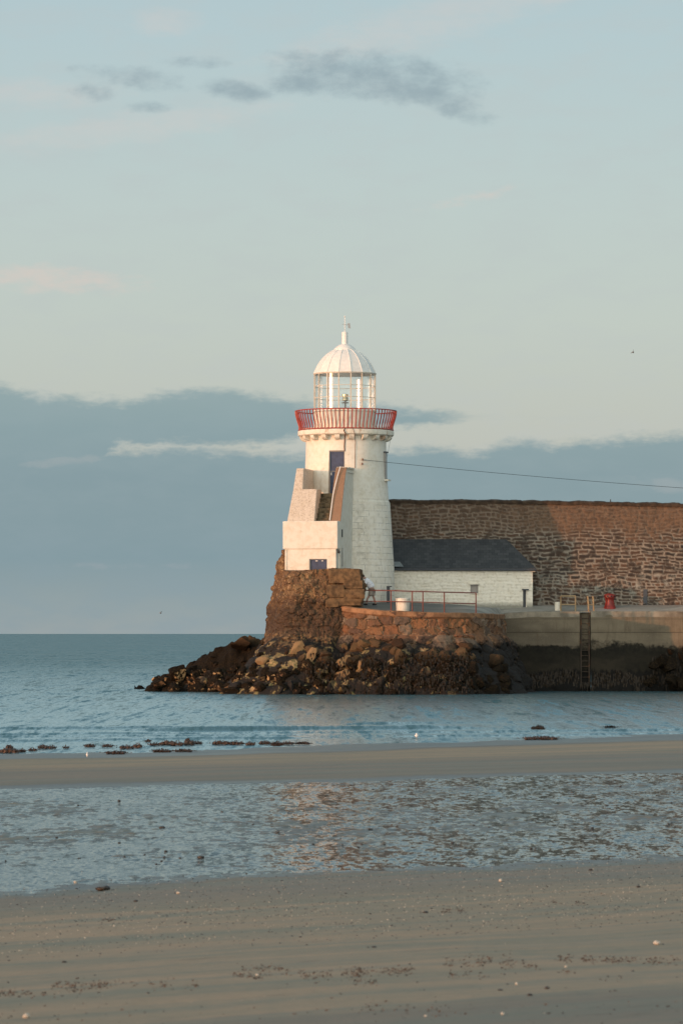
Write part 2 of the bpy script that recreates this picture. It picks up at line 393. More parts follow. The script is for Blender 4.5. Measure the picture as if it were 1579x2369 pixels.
def paint_mat(name, base=(0.77, 0.72, 0.63), courses=False, rough_bump=0.25, dirt=0.5, stone_attr=False, speck=0.0, rust=False):
    m, g = mat(name); p = posn(g); x, y, z = g.sep(p)
    n1 = g.noise(p, 1.3, 6, 0.6); n2 = g.noise(p, 7.0, 6, 0.65); n3 = g.noise(p, 30.0, 3, 0.6)
    # vertical weather streaks
    st = g.noise(g.vm('MULTIPLY', p, (5.0, 5.0, 0.5)), 1.0, 5, 0.6)
    c = g.mix(g.ss(n1, 0.35, 0.75, 0, dirt * 0.5), (*base, 1), (base[0] * 0.82, base[1] * 0.80, base[2] * 0.74, 1))
    c = g.mix(g.ss(st, 0.58, 0.76, 0, dirt * 0.6), c, (0.42, 0.36, 0.26, 1))
    c = g.mix(g.m('MULTIPLY', g.ss(n2, 0.54, 0.76), g.ss(n1, 0.40, 0.62, 0, dirt)), c, (0.27, 0.21, 0.14, 1))
    c = g.mix(g.ss(g.noise(p, 3.2, 4, 0.6), 0.42, 0.66, 0, dirt * 0.55), c, (base[0] * 0.72, base[1] * 0.64, base[2] * 0.50, 1))
    h = g.m('ADD', g.m('MULTIPLY', n2, 0.5), g.m('MULTIPLY', n3, 0.25))
    if courses:
        cx, cy = TC
        a = g.m('ARCTAN2', g.m('SUBTRACT', x, cx), g.m('SUBTRACT', cy, y))
        u = g.m('MULTIPLY', a, 2.4)
        wv = g.m('MULTIPLY', g.m('SUBTRACT', g.noise(p, 1.5, 3), 0.5), 0.04)
        vec = g.comb(u, g.m('ADD', z, wv), 0.0)
        bt = g.add('TexBrick', {'Vector': vec, 'Color1': (1, 1, 1, 1), 'Color2': (0.93, 0.93, 0.93, 1), 'Mortar': (0, 0, 0, 1), 'Scale': 1.0, 'Mortar Size': 0.013, 'Mortar Smooth': 0.3, 'Brick Width': 0.64, 'Row Height': 0.312}, offset=0.5)
        zone = g.ss(z, 9.2, 10.6, 1.0, 0.12)
        brk = g.ss(g.noise(g.vm('MULTIPLY', p, (2.2, 2.2, 6.0)), 1.0, 4, 0.6), 0.40, 0.60)
        mk = g.m('MULTIPLY', g.m('MULTIPLY', bt.outputs['Fac'], zone), g.m('ADD', g.m('MULTIPLY', brk, 0.62), 0.06))
        c = g.mix(mk, c, (0.15, 0.13, 0.11, 1))
        c = g.mix(1.0, c, g.mix(zone, (1, 1, 1, 1), bt.outputs['Color']), 'MULTIPLY') if False else c
        h = g.m('SUBTRACT', h, g.m('MULTIPLY', mk, 0.5))
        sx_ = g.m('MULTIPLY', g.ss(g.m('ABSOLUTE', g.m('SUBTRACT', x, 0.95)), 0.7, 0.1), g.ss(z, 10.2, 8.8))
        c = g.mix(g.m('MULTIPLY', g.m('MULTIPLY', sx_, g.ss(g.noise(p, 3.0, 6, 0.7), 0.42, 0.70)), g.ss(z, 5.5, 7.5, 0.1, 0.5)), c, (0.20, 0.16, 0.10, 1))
    if stone_attr:
        mo = g.add('Attribute', attribute_name='mortar').outputs['Fac']; ra = g.add('Attribute', attribute_name='ra').outputs['Fac']
        c = g.mix(g.m('MULTIPLY', g.m('MULTIPLY', mo, g.ss(n2, 0.42, 0.62)), 0.42), c, (0.30, 0.25, 0.18, 1))
        c = g.mix(g.ss(ra, 0.8, 1.0, 0, 0.18), c, (0.5, 0.45, 0.36, 1))
        c = g.mix(g.ss(g.m('ADD', z, g.m('MULTIPLY', n2, 0.4)), 4.95, 4.6, 0, 0.75), c, (0.10, 0.11, 0.09, 1))
    if rust:
        rn = g.noise(g.vm('MULTIPLY', p, (3.5, 3.5, 0.8)), 1.0, 5, 0.65)
        c = g.mix(g.ss(rn, 0.54, 0.68, 0, 0.7), c, (0.36, 0.17, 0.07, 1))
    if speck:
        c = g.mix(g.ss(g.noise(p, 14.0, 4, 0.7), 0.48, 0.62, 0, speck), c, (0.20, 0.13, 0.08, 1))
        h = g.m('ADD', h, g.noise(p, 16.0, 3, 0.6))
    finish(g, c, 0.75, h, rough_bump, 0.03); return m
TC = (PX(800, 190), 190.0)      # tower axis
M['tower'] = paint_mat('whitewashed_ashlar', courses=True, dirt=0.55)
M['plain'] = paint_mat('white_render', base=(0.72, 0.67, 0.58), rough_bump=0.3, dirt=0.62)
M['gallery'] = paint_mat('rust_streaked_white_stone', base=(0.74, 0.69, 0.59), rough_bump=0.3, dirt=0.6, rust=True)
M['rubblewhite'] = paint_mat('whitewashed_rubble', base=(0.76, 0.72, 0.63), stone_attr=True, rough_bump=0.4, dirt=0.35)
M['roughcast'] = paint_mat('roughcast_coping', base=(0.27, 0.16, 0.10), rough_bump=0.7, dirt=0.4, speck=0.6)
M['roughcast2'] = paint_mat('pale_roughcast_coping', base=(0.62, 0.54, 0.45), rough_bump=0.7, dirt=0.5, speck=0.4)

def stone_mat(name, pal, mortar=(0.40, 0.33, 0.24), tide=None, lichen=0.0, mortar_amt=1.0):
    """masonry coloured by the same cells that shape the mesh"""
    m, g = mat(name); p = posn(g); x, y, z = g.sep(p)
    mo = g.add('Attribute', attribute_name='mortar').outputs['Fac']; ra = g.add('Attribute', attribute_name='ra').outputs['Fac']; rb = g.add('Attribute', attribute_name='rb').outputs['Fac']
    n1 = g.noise(p, 0.7, 5, 0.6); n2 = g.noise(p, 6.0, 6, 0.65); n3 = g.noise(p, 25.0, 4, 0.6)
    c = g.ramp(ra, [(i / (len(pal) - 1), (*q, 1)) for i, q in enumerate(pal)])
    c = g.mix(g.ss(n2, 0.35, 0.7, 0, 0.6), c, g.mix(0.5, c, (0.08, 0.05, 0.03, 1)))
    c = g.mix(g.m('MULTIPLY', g.m('MULTIPLY', mo, g.ss(n2, 0.25, 0.55, 0.25, 1.0)), mortar_amt), c, (*mortar, 1))
    if lichen:
        c = g.mix(g.m('MULTIPLY', g.ss(g.noise(p, 1.6, 5, 0.65), 0.50, 0.62), 0.75), c, (0.035, 0.024, 0.018, 1))
        zz = g.m('ADD', z, g.m('MULTIPLY', g.m('SUBTRACT', n1, 0.5), 2.2))
        zl = g.ss(zz, 7.9, 8.9, 0, lichen)
        xl = g.ss(x, 6.0, 12.5)
        c = g.mix(g.m('MULTIPLY', zl, g.m('ADD', g.m('MULTIPLY', xl, 0.5), 0.5)), c, g.mix(g.ss(n2, 0.3, 0.7), (0.175, 0.105, 0.062, 1), (0.085, 0.053, 0.035, 1)))
        # pale bloom low down
        c = g.mix(g.m('MULTIPLY', g.ss(z, 7.2, 5.2), g.ss(g.noise(p, 2.5, 6, 0.7), 0.52, 0.66, 0, 0.6)), c, (0.30, 0.30, 0.26, 1))
    c = g.mix(g.ss(n3, 0.62, 0.75, 0, 0.18), c, (0.42, 0.36, 0.27, 1))
    if name.startswith('brown'):
        c = g.mix(g.ss(g.noise(g.vm('MULTIPLY', p, (3.5, 3.5, 1.3)), 1.0, 6, 0.7), 0.46, 0.62, 0, 0.65), c, (0.070, 0.040, 0.021, 1))
        c = g.mix(g.ss(g.noise(g.vm('MULTIPLY', p, (7.0, 7.0, 3.5)), 1.0, 5, 0.7), 0.55, 0.63, 0, 0.8), c, (0.38, 0.24, 0.12, 1))
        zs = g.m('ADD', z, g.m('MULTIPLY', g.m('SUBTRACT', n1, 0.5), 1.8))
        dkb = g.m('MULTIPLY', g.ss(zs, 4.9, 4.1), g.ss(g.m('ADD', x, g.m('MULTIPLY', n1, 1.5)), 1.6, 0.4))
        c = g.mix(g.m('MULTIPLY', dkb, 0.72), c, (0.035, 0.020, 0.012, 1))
        c = g.mix(g.m('MULTIPLY', g.m('MULTIPLY', g.ss(zs, 3.1, 2.6), g.ss(n2, 0.42, 0.56)), 0.9), c, (0.27, 0.165, 0.075, 1))
    if tide:
        zt = g.m('ADD', z, g.m('ADD', g.m('MULTIPLY', g.m('SUBTRACT', n1, 0.5), 2.4), g.m('MULTIPLY', g.m('SUBTRACT', n2, 0.5), 1.1)))
        c = g.mix(g.ss(zt, tide + 0.5, tide - 0.1), c, (0.010, 0.007, 0.005, 1))
        c = g.mix(g.m('MULTIPLY', g.ss(zt, tide + 0.3, tide - 0.4), g.m('MULTIPLY', g.ss(g.noise(p, 1.5, 6, 0.7), 0.54, 0.58), g.ss(x, 6.5, 4.0))), c, g.mix(g.ss(n2, 0.4, 0.6), (0.40, 0.26, 0.13, 1), (0.16, 0.13, 0.05, 1)))
    finish(g, c, 0.85, g.m('ADD', n2, g.m('MULTIPLY', n3, 0.4)), 0.7, 0.05); return m
M['backwall'] = stone_mat('dark_rubble_masonry', [(0.018, 0.016, 0.015), (0.070, 0.036, 0.022), (0.030, 0.026, 0.022), (0.115, 0.058, 0.033), (0.022, 0.020, 0.019), (0.080, 0.045, 0.029), (0.016, 0.016, 0.016)], mortar=(0.27, 0.235, 0.19), lichen=0.85)
M['apron'] = stone_mat('orange_rubble_masonry', [(0.17, 0.085, 0.040), (0.09, 0.048, 0.030), (0.22, 0.100, 0.042), (0.12, 0.062, 0.036), (0.22, 0.155, 0.105), (0.07, 0.040, 0.027), (0.19, 0.082, 0.036)], mortar=(0.30, 0.19, 0.11), tide=2.45, mortar_amt=0.8)
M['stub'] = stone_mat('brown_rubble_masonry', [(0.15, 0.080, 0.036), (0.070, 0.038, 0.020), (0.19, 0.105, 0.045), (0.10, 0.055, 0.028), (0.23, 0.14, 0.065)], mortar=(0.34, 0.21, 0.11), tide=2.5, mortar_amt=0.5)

def rock_mat():
    m, g = mat('weedy_shore_rock'); p = posn(g); x, y, z = g.sep(p)
    rnd = g.add('ObjectInfo').outputs['Random']
    n1 = g.noise(p, 1.1, 5, 0.6); n2 = g.noise(p, 5.0, 6, 0.7); n3 = g.noise(p, 18.0, 4, 0.6)
    c = g.ramp(rnd, [(0.0, (0.10, 0.055, 0.03, 1)), (0.25, (0.32, 0.20, 0.10, 1)), (0.5, (0.52, 0.34, 0.17, 1)), (0.7, (0.17, 0.13, 0.055, 1)), (0.85, (0.14, 0.075, 0.045, 1)), (1.0, (0.55, 0.38, 0.20, 1))])
    c = g.mix(g.ss(g.m('ADD', z, n1), 1.5, 2.1, 0, 0.85), c, g.mix(rnd, (0.035, 0.020, 0.013, 1), (0.105, 0.060, 0.033, 1)))
    c = g.mix(g.ss(n3, 0.4, 0.7, 0, 0.6), c, g.mix(0.5, c, (0.05, 0.035, 0.02, 1)))
    # seaweed cover, denser to the right and on upper flats
    nz = g.sep(g.add('NewGeometry').outputs['Normal'])[2]
    dens = g.m('ADD', g.ss(x, 2.0, 6.5, 0.0, 0.22), g.ss(nz, 0.2, 0.8, 0.0, 0.12))
    dens = g.m('ADD', dens, g.m('ADD', g.ss(z, 1.1, 2.0, 0.0, 0.06), g.ss(x, 13.0, 14.0, 0, 0.4)))
    k = g.m('ADD', g.m('ADD', g.m('MULTIPLY', n1, 0.5), g.m('MULTIPLY', n2, 0.5)), dens)
    wd = g.ss(k, 0.435, 0.47)
    wd = g.m('MULTIPLY', wd, g.ss(g.m('ADD', z, g.m('MULTIPLY', g.m('MULTIPLY', g.ss(x, -4.0, -2.5), g.ss(x, 12.0, 10.0)), 0.9)), 3.1, 2.3))
    c = g.mix(wd, c, g.mix(g.ss(n3, 0.45, 0.65), (0.009, 0.006, 0.004, 1), (0.030, 0.020, 0.009, 1)))
    c = g.mix(g.ss(z, 0.22, 0.08, 0, 0.9), c, (0.012, 0.010, 0.008, 1))
    r_ = g.mix(wd, (0.9, 0.9, 0.9, 1), (0.85, 0.85, 0.85, 1))
    finish(g, c, r_, g.m('ADD', n2, g.m('MULTIPLY', n3, 0.6)), 0.9, 0.08, spec=0.10); return m
M['rock'] = rock_mat()
M['weed'] = simple('dark_seaweed', (0.030, 0.019, 0.010), 0.55, var=0.3, scale=9, spec=0.25)
M['weedbrown'] = simple('brown_seaweed', (0.10, 0.056, 0.038), 0.6, var=0.3, scale=14, spec=0.3)
M['pebble'] = simple('dark_wet_pebble', (0.055, 0.047, 0.042), 0.4, var=0.25, scale=20)
M['stonebrown'] = simple('brown_black_stone', (0.11, 0.06, 0.03), 0.55, var=0.4, scale=7)

def quay_mat():
    m, g = mat('quay_concrete'); p = posn(g); x, y, z = g.sep(p)
    n1 = g.noise(g.vm('MULTIPLY', p, (0.45, 0.45, 1.0)), 1.0, 5, 0.6); n2 = g.noise(p, 5.0, 6, 0.65); n3 = g.noise(p, 22.0, 3, 0.6)
    st = g.noise(g.vm('MULTIPLY', p, (3.0, 3.0, 0.35)), 1.0, 5, 0.65)
    c = g.mix(g.ss(n1, 0.3, 0.7), (0.175, 0.145, 0.102, 1), (0.11, 0.09, 0.064, 1))
    c = g.mix(g.ss(st, 0.5, 0.72, 0, 0.7), c, (0.10, 0.075, 0.05, 1))
    c = g.mix(g.ss(n3, 0.6, 0.75, 0, 0.3), c, (0.36, 0.31, 0.24, 1))
    # board joints
    wv = g.m('MULTIPLY', g.m('SUBTRACT', n2, 0.5), 0.02)
    for zz, wd in ((PZ(1463, 190), 0.02), (PZ(1432, 190), 0.012)):
        dd = g.m('ABSOLUTE', g.m('SUBTRACT', g.m('ADD', z, wv), zz)); c = g.mix(g.ss(dd, wd * 1.6, wd * 0.4, 0, 0.7), c, (0.05, 0.04, 0.03, 1))
    zt = g.m('ADD', z, g.m('ADD', g.m('MULTIPLY', g.m('SUBTRACT', n1, 0.5), 1.9), g.m('MULTIPLY', g.m('SUBTRACT', n2, 0.5), 0.6)))
    c = g.mix(g.ss(zt, 2.55, 2.20), c, g.mix(g.ss(n2, 0.35, 0.65), (0.008, 0.007, 0.005, 1), (0.016, 0.014, 0.009, 1)))
    c = g.mix(g.m('MULTIPLY', g.ss(zt, 1.9, 1.6), g.ss(n1, 0.35, 0.6, 0.2, 1.0)), c, (0.030, 0.024, 0.016, 1))
    zb = g.m('ADD', z, g.m('MULTIPLY', g.m('SUBTRACT', g.noise(g.vm('MULTIPLY', p, (4.0, 4.0, 0.8)), 1.0, 5, 0.7), 0.5), 1.3))
    c = g.mix(g.ss(zb, 1.15, 0.95), c, (0.006, 0.005, 0.004, 1))
    finish(g, c, 0.8, g.m('ADD', n2, g.m('MULTIPLY', n3, 0.5)), 0.5, 0.03, spec=0.2); return m
M['quay'] = quay_mat()
def deck_mat():
    m, g = mat('deck_concrete'); p = posn(g); x, y, z = g.sep(p)
    n1 = g.noise(g.vm('MULTIPLY', p, (0.25, 1.2, 1.0)), 1.0, 4, 0.6); n2 = g.noise(p, 5.0, 6, 0.65)
    c = g.mix(g.ss(n1, 0.35, 0.65), (0.33, 0.31, 0.27, 1), (0.20, 0.185, 0.16, 1))
    c = g.mix(g.ss(n2, 0.5, 0.75, 0, 0.5), c, (0.14, 0.13, 0.11, 1))
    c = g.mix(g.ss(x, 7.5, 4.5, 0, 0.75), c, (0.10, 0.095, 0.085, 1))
    finish(g, c, 0.85, n2, 0.4, 0.02); return m
M['deck'] = deck_mat()
def slate_mat():
    m, g = mat('slate_roof'); p = posn(g); x, y, z = g.sep(p)
    vec = g.comb(x, g.m('MULTIPLY', z, 1.6), 0.0)
    bt = g.add('TexBrick', {'Vector': vec, 'Color1': (0.030, 0.033, 0.037, 1), 'Color2': (0.056, 0.059, 0.062, 1), 'Mortar': (0.014, 0.015, 0.017, 1), 'Scale': 1.0, 'Mortar Size': 0.008, 'Brick Width': 0.30, 'Row Height': 0.22})
    n = g.noise(p, 3.0, 5, 0.6)
    c = g.mix(g.ss(n, 0.4, 0.75, 0, 0.4), bt.outputs[0], (0.055, 0.057, 0.057, 1))
    finish(g, c, 0.65, g.m('SUBTRACT', g.m('MULTIPLY', n, 0.3), bt.outputs['Fac']), 0.4, 0.02); return m
M['slate'] = slate_mat()

def sand_mat():
    m, g = mat('beach_sand'); p = posn(g); x, y, z = g.sep(p)
    wet = g.add('Attribute', attribute_name='wet').outputs['Fac']; grit = g.add('Attribute', attribute_name='grit').outputs['Fac']
    u = g.m('SUBTRACT', y, g.m('MULTIPLY', x, 0.68))
    bands = g.noise(g.comb(g.m('MULTIPLY', x, 0.10), g.m('MULTIPLY', u, 0.95), 0.0), 1.0, 5, 0.6, 0.4)
    bands2 = g.noise(g.comb(g.m('MULTIPLY', x, 0.5), g.m('MULTIPLY', u, 2.2), 4.0), 1.0, 4, 0.6, 0.6)
    n2 = g.noise(p, 9.0, 6, 0.7); n3 = g.noise(p, 60.0, 3, 0.7); n4 = g.noise(p, 220.0, 2, 0.7)
    c = g.mix(g.ss(bands, 0.36, 0.64), (0.265, 0.215, 0.148, 1), (0.36, 0.250, 0.163, 1))
    c = g.mix(g.ss(bands2, 0.50, 0.72, 0, 0.4), c, (0.21, 0.19, 0.145, 1))
    c = g.mix(g.ss(n2, 0.45, 0.75, 0, 0.25), c, (0.12, 0.09, 0.065, 1))
    c = g.mix(g.m('MULTIPLY', g.ss(n3, 0.60, 0.70), g.m('ADD', g.m('MULTIPLY', grit, 0.6), 0.3)), c, (0.09, 0.075, 0.06, 1))
    c = g.mix(g.m('MULTIPLY', g.ss(n3, 0.40, 0.30), g.m('ADD', g.m('MULTIPLY', grit, 0.5), 0.08)), c, (0.48, 0.40, 0.32, 1))
    c = g.mix(g.ss(n4, 0.55, 0.75, 0, 0.3), c, (0.10, 0.085, 0.07, 1))
    c = g.mix(g.m('MULTIPLY', wet, 0.85), c, (0.052, 0.056, 0.056, 1))
    ro = g.m('SUBTRACT', 0.9, g.m('MULTIPLY', wet, 0.50))
    low = g.m('MULTIPLY', g.ss(g.m('ADD', u, g.m('MULTIPLY', g.m('SUBTRACT', bands2, 0.5), 2.5)), 22.6, 21.6), 0.6)
    c = g.mix(low, c, (0.13, 0.13, 0.115, 1))
    ol = g.noise(g.comb(g.m('MULTIPLY', x, 0.16), g.m('MULTIPLY', u, 1.6), 9.0), 1.0, 4, 0.6, 0.5)
    c = g.mix(g.ss(ol, 0.45, 0.65, 0, 0.55), c, (0.185, 0.185, 0.145, 1))
    # thin dirt left where weed has dried
    dk2 = g.noise(g.comb(g.m('MULTIPLY', x, 0.9), g.m('MULTIPLY', u, 5.0), 2.0), 1.0, 5, 0.65, 0.4)
    c = g.mix(g.m('MULTIPLY', g.ss(dk2, 0.60, 0.72, 0, 0.65), g.ss(u, 34, 28)), c, (0.10, 0.065, 0.045, 1))
    b = finish(g, c, ro, g.m('ADD', g.m('MULTIPLY', n2, 0.6), g.m('MULTIPLY', n3, 0.5)), 0.35, 0.02, spec=0.45)
    return m
M['sand'] = sand_mat()
def water_mat(name, deep, layers, rough, patch=0.06, calm=(115, 420, 0.90, 0.47), tint=(0.86, 0.97, 1.0)):
    """layers: (scale x, scale y, slope x, slope y); wave slopes tilt the normal directly so far water keeps its roughness"""
    m, g = mat(name); p = posn(g); acc = None
    for i, (sx_, sy_, ax, ay) in enumerate(layers):
        nd = g.add('TexNoise', {'Vector': g.vm('ADD', g.vm('MULTIPLY', p, (sx_, sy_, 1.0)), (i * 7.3, i * 3.1, 0.0)), 'Scale': 1.0, 'Detail': 2.0, 'Roughness': 0.6, 'Distortion': 0.3})
        v = g.vm('MULTIPLY', g.vm('SUBTRACT', nd.outputs['Color'], (0.5, 0.5, 0.5)), (ax, ay, 0.0))
        acc = v if acc is None else g.vm('ADD', acc, v)
    big = g.noise(g.vm('MULTIPLY', p, (patch, patch * 0.6, 1.0)), 1.0, 4, 0.6)
    cal = g.add('MapRange', {'Value': big, 'From Min': 0.3, 'From Max': 0.7, 'To Min': 0.55, 'To Max': 1.25}).outputs[0]
    if patch < 0.2: cal = g.m('MULTIPLY', cal, g.ss(g.sep(p)[1], 100.0, 200.0, 0.62, 1.0))
    sc_ = g.n.new('ShaderNodeVectorMath'); sc_.operation = 'SCALE'; g.put(sc_.inputs[0], acc); g.put(sc_.inputs['Scale'], cal)
    nrm = g.vm('NORMALIZE', g.vm('ADD', sc_.outputs[0], g.add('NewGeometry').outputs['Normal']))
    c = g.mix(g.ss(big, 0.35, 0.65), (*deep, 1), (*[t * 1.3 for t in deep], 1))
    fr = g.add('Fresnel', {'IOR': 1.333, 'Normal': nrm}).outputs[0]
    fr = g.m('MULTIPLY', fr, g.ss(g.sep(p)[1], calm[0], calm[1], calm[2], calm[3]))
    gl = g.add('BsdfGlossy', {'Color': (*tint, 1), 'Roughness': rough, 'Normal': nrm}); df = g.add('BsdfDiffuse', {'Color': c})
    b = g.add('MixShader', {0: fr, 1: df.outputs[0], 2: gl.outputs[0]})
    g.add('OutputMaterial', {'Surface': b.outputs[0]}); return m
M['sea'] = water_mat('sea_water', (0.036, 0.092, 0.106), [(1.3, 0.05, 0.12, 0.75), (3.6, 0.22, 0.3, 0.95), (11.0, 3.0, 0.40, 0.85)], 0.2)
M['pool'] = water_mat('shallow_water', (0.060, 0.072, 0.072), [(3.0, 0.7, 0.08, 0.48), (11.0, 4.0, 0.18, 0.75)], 0.09, 0.5, (0, 1, 0.88, 0.88), (0.96, 0.98, 0.97))
def glass_mat():
    m, g = mat('lantern_glass')
    lw = g.add('LayerWeight', {'Blend': 0.25}); f = g.m('ADD', g.m('MULTIPLY', lw.outputs['Fresnel'], 0.45), 0.035, clamp=True)
    tr = g.add('BsdfTransparent', {'Color': (0.93, 0.95, 0.95, 1)}); gl = g.add('BsdfGlossy', {'Color': (1, 1, 1, 1), 'Roughness': 0.17})
    mx = g.add('MixShader', {0: f, 1: tr.outputs[0], 2: gl.outputs[0]})
    g.add('OutputMaterial', {'Surface': mx.outputs[0]}); return m
M['glass'] = glass_mat()
def shirt_mat():
    m, g = mat('white_shirt'); p = posn(g)
    n = g.noise(p, 9.0, 3, 0.5)
    c = g.mix(g.ss(n, 0.62, 0.68, 0, 0.7), (0.80, 0.80, 0.84, 1), (0.20, 0.20, 0.24, 1))
    finish(g, c, 0.9, n, 0.3, 0.02); return m
M['shirt'] = shirt_mat()

# ------------------------------------------------------------------ beach terrain
def kshift(Y): return 0.68 + 0.32 * sstep(74, 92, Y)
def beach_u(X, Y): return Y - kshift(Y) * X
UP = np.array([-400, -30, 0, 12, 21, 30, 38, 42.5, 44.3, 47, 52, 58, 64, 66.5, 69.5, 74, 80, 86, 92, 97, 103, 112, 130, 180, 400, 900])
ZP = np.array([3.0, 1.5, 1.36, 1.05, 0.74, 0.46, 0.275, 0.203, 0.180, 0.188, 0.192, 0.190, 0.192, 0.182, 0.203, 0.255, 0.26, 0.18, 0.06, 0.01, -0.06, -0.3, -0.9, -2.5, -5, -9])
POOLZ = 0.20
def beach_z(X, Y, fine=True):
    u = beach_u(X, Y)
    uw = u + (fbm(X * 0.25, Y * 0.12, seed=5) - 0.5) * 3.0
    z = np.interp(uw, UP, ZP)
    z = z + (fbm(X * 0.35, u * 0.35, seed=9) - 0.5) * 0.02
    inpool = sstep(41, 45, uw) * (1 - sstep(66, 70, uw))
    inbar = sstep(82, 90, uw) * (1 - sstep(97, 103, uw))
    if fine:
        rp = (fbm(X * 7.5, Y * 4.2, seed=21, oct=2, gain=0.7) - 0.5) * 0.055 + (fbm(X * 0.9, Y * 0.45, seed=23, oct=3) - 0.5) * 0.034 - 0.001
        z = z + rp * (0.09 + 0.91 * inpool) + (fbm(X * 6, Y * 6, seed=31, oct=3) - 0.5) * 0.008
        z = z + (fbm(X * 0.6, Y * 0.5, seed=77, oct=3) - 0.5) * 0.05 * inbar
    return z
def axis(segs):
    out = []
    for a, b, n in segs: out += list(np.linspace(a, b, n, endpoint=False))
    return out
def geo(a, b, n): return list(np.geomspace(a, b, n))
xs_ = axis([(-7.5, 7.5, 310)]) + [7.5]
right = geo(9.8, 2500, 26); xs = np.array([-t for t in right[::-1]] + xs_ + right)
xs = np.sort(np.concatenate([xs, np.linspace(7.6, 16, 50), -np.linspace(7.6, 16, 50)]))
ys = np.array([-400, -200, -100, -50, -20, 0, 8] + axis([(12, 36, 200), (36, 76, 680), (76, 120, 220)]) + [120, 125, 132, 145, 160, 180, 210, 260, 330, 420, 600])
XX, YY = np.meshgrid(xs, ys)
ZZ = beach_z(XX, YY)
uu = beach_u(XX, YY)
wet = np.clip(1 - sstep(0.004, 0.03, ZZ - POOLZ), 0, 1) * (uu > 36) * (uu < 76)
wet = np.maximum(wet, sstep(86, 92, uu + (fbm(XX * 0.4, YY * 0.3, seed=41) - 0.5) * 3))
wet = np.maximum(wet, 0.45 * sstep(36, 40, uu) * (1 - sstep(76, 80, uu)))
grit = sstep(33, 37, uu) * (1 - sstep(42, 45, uu))
bs = npmesh('beach_sand', np.stack([XX, YY, ZZ], -1).reshape(-1, 3), gridfaces(len(ys), len(xs)), M['sand'], attrs={'wet': wet, 'grit': grit})
tag(bs, 'damp grey brown sand beach crossed by a wet rippled runnel', 'beach', kind='structure')
# runnel water: a level sheet the sand ripples break through
us = np.linspace(37, 73, 30); xq = np.linspace(-40, 40, 30)
XP, UPP = np.meshgrid(xq, us); YP = UPP + 0.68 * XP
po = npmesh('pool_water', np.stack([XP, YP, np.full_like(XP, POOLZ)], -1).reshape(-1, 3), gridfaces(30, 30), M['pool'])
tag(po, 'shallow sheet of water lying in the runnel across the beach', 'water', kind='structure')

# ------------------------------------------------------------------ sea
sxs = axis([(-26, 26, 200)]) + [26]; rr = geo(27, 25000, 34)
sxs = np.array([-t for t in rr[::-1]] + sxs + rr)
sys_ = np.array(axis([(84, 190, 430), (190, 260, 90)]) + geo(260, 45000, 60))
SX, SY = np.meshgrid(sxs, sys_)
SU = SY - SX * 1.0
near = 1 - sstep(170, 260, SY)
SZ = ((fbm(SX * 0.8, SY * 0.5, seed=51, oct=4) - 0.5) * 0.035) * near * sstep(100, 125, SU)
def ridge(uc, wd, amp, seed, x0=-99, x1=99, k=0.25):
    c = uc + (fbm(SX * 0.12, SX * 0 + seed, seed=seed) - 0.5) * 5
    d = (SY - k * SX) - c
    a = amp * (0.35 + 0.9 * fbm(SX * 0.25, SX * 0 + 3, seed=seed + 1)) * sstep(x0 - 2, x0 + 2, SX) * (1 - sstep(x1 - 2, x1 + 2, SX))
    return a * np.exp(-(np.where(d < 0, d / (wd * 0.45), d / wd)) ** 2)
SZ = SZ + ridge(114.5, 0.8, 0.15, 61, -6.0, 4) + ridge(116, 0.8, 0.11, 67, -14, -4.5) + ridge(110, 0.7, 0.08, 63, -20, 20) + ridge(105.5, 0.6, 0.07, 71, -4, 20) + ridge(121, 1.0, 0.09, 73, 0, 9) + ridge(104, 0.5, 0.06, 75, -20, 0) + ridge(107.5, 0.5, 0.06, 79, -20, 2)
sea = npmesh('sea_water', np.stack([SX, SY, SZ], -1).reshape(-1, 3), gridfaces(len(sys_), len(sxs)), M['sea'])
tag(sea, 'rippled blue green sea reaching the horizon', 'sea', kind='structure')

# ------------------------------------------------------------------ deck
def lerp_path(px): # front edge of the rounded pier head
    return None
EDGE = [(640, 185.5, 4.62), (700, 184.6, 4.60), (773, 183.3, 4.44), (820, 182.3, 4.27), (860, 181.9, 4.18), (904, 181.65, 4.11), (960, 181.6, 4.06), (1027, 181.8, 4.02), (1080, 182.5, 4.01), (1110, 183.4, 3.99), (1135, 185.0, 3.97), (1150, 187.0, 3.96), (1160, 190.0, 3.98)]
EX = [PX(a, b) for a, b, c in EDGE]; EY = [b for a, b, c in EDGE]; EZ = [c for a, b, c in EDGE]
def fronty(X):
    X = np.asarray(X, float)
    a = np.interp(X, EX, EY)
    q = np.interp(X, [16.8, 19, 40], [190.0, 189.0, 186.0])
    return np.where(X > EX[-1], q, a)
def frontz(X):
    return np.interp(np.asarray(X, float), EX + [10, 16.8, 19, 40], EZ + [4.08, 4.10, 4.12, 4.3])
def deckz(X, Y):
    X = np.asarray(X, float); Y = np.asarray(Y, float)
    t = sstep(4, 9, X)
    d = Y - fronty(X)
    return frontz(X) + 0.075 * (1 - t) * np.clip(d, 0, 7.5) + 0.20 * t * np.clip(d, 0, 2.05)
dxs = np.concatenate([np.linspace(EX[0] + 0.3, 9.5, 90), np.linspace(9.7, 40, 90)])
tt = np.linspace(0, 1, 30)
DX = np.repeat(dxs[None, :], 30, 0); fy = fronty(dxs)
DY = fy[None, :] + 0.1 + tt[:, None] * (196.0 - fy[None, :] - 0.1)
DZ = deckz(DX, DY) + (fbm(DX * 0.8, DY * 0.8, seed=3) - 0.5) * 0.03
dk_ = npmesh('pavement', np.stack([DX, DY, DZ], -1).reshape(-1, 3), gridfaces(30, len(dxs)), M['deck'])
tag(dk_, 'worn grey concrete pavement of the pier', 'pavement', kind='structure')

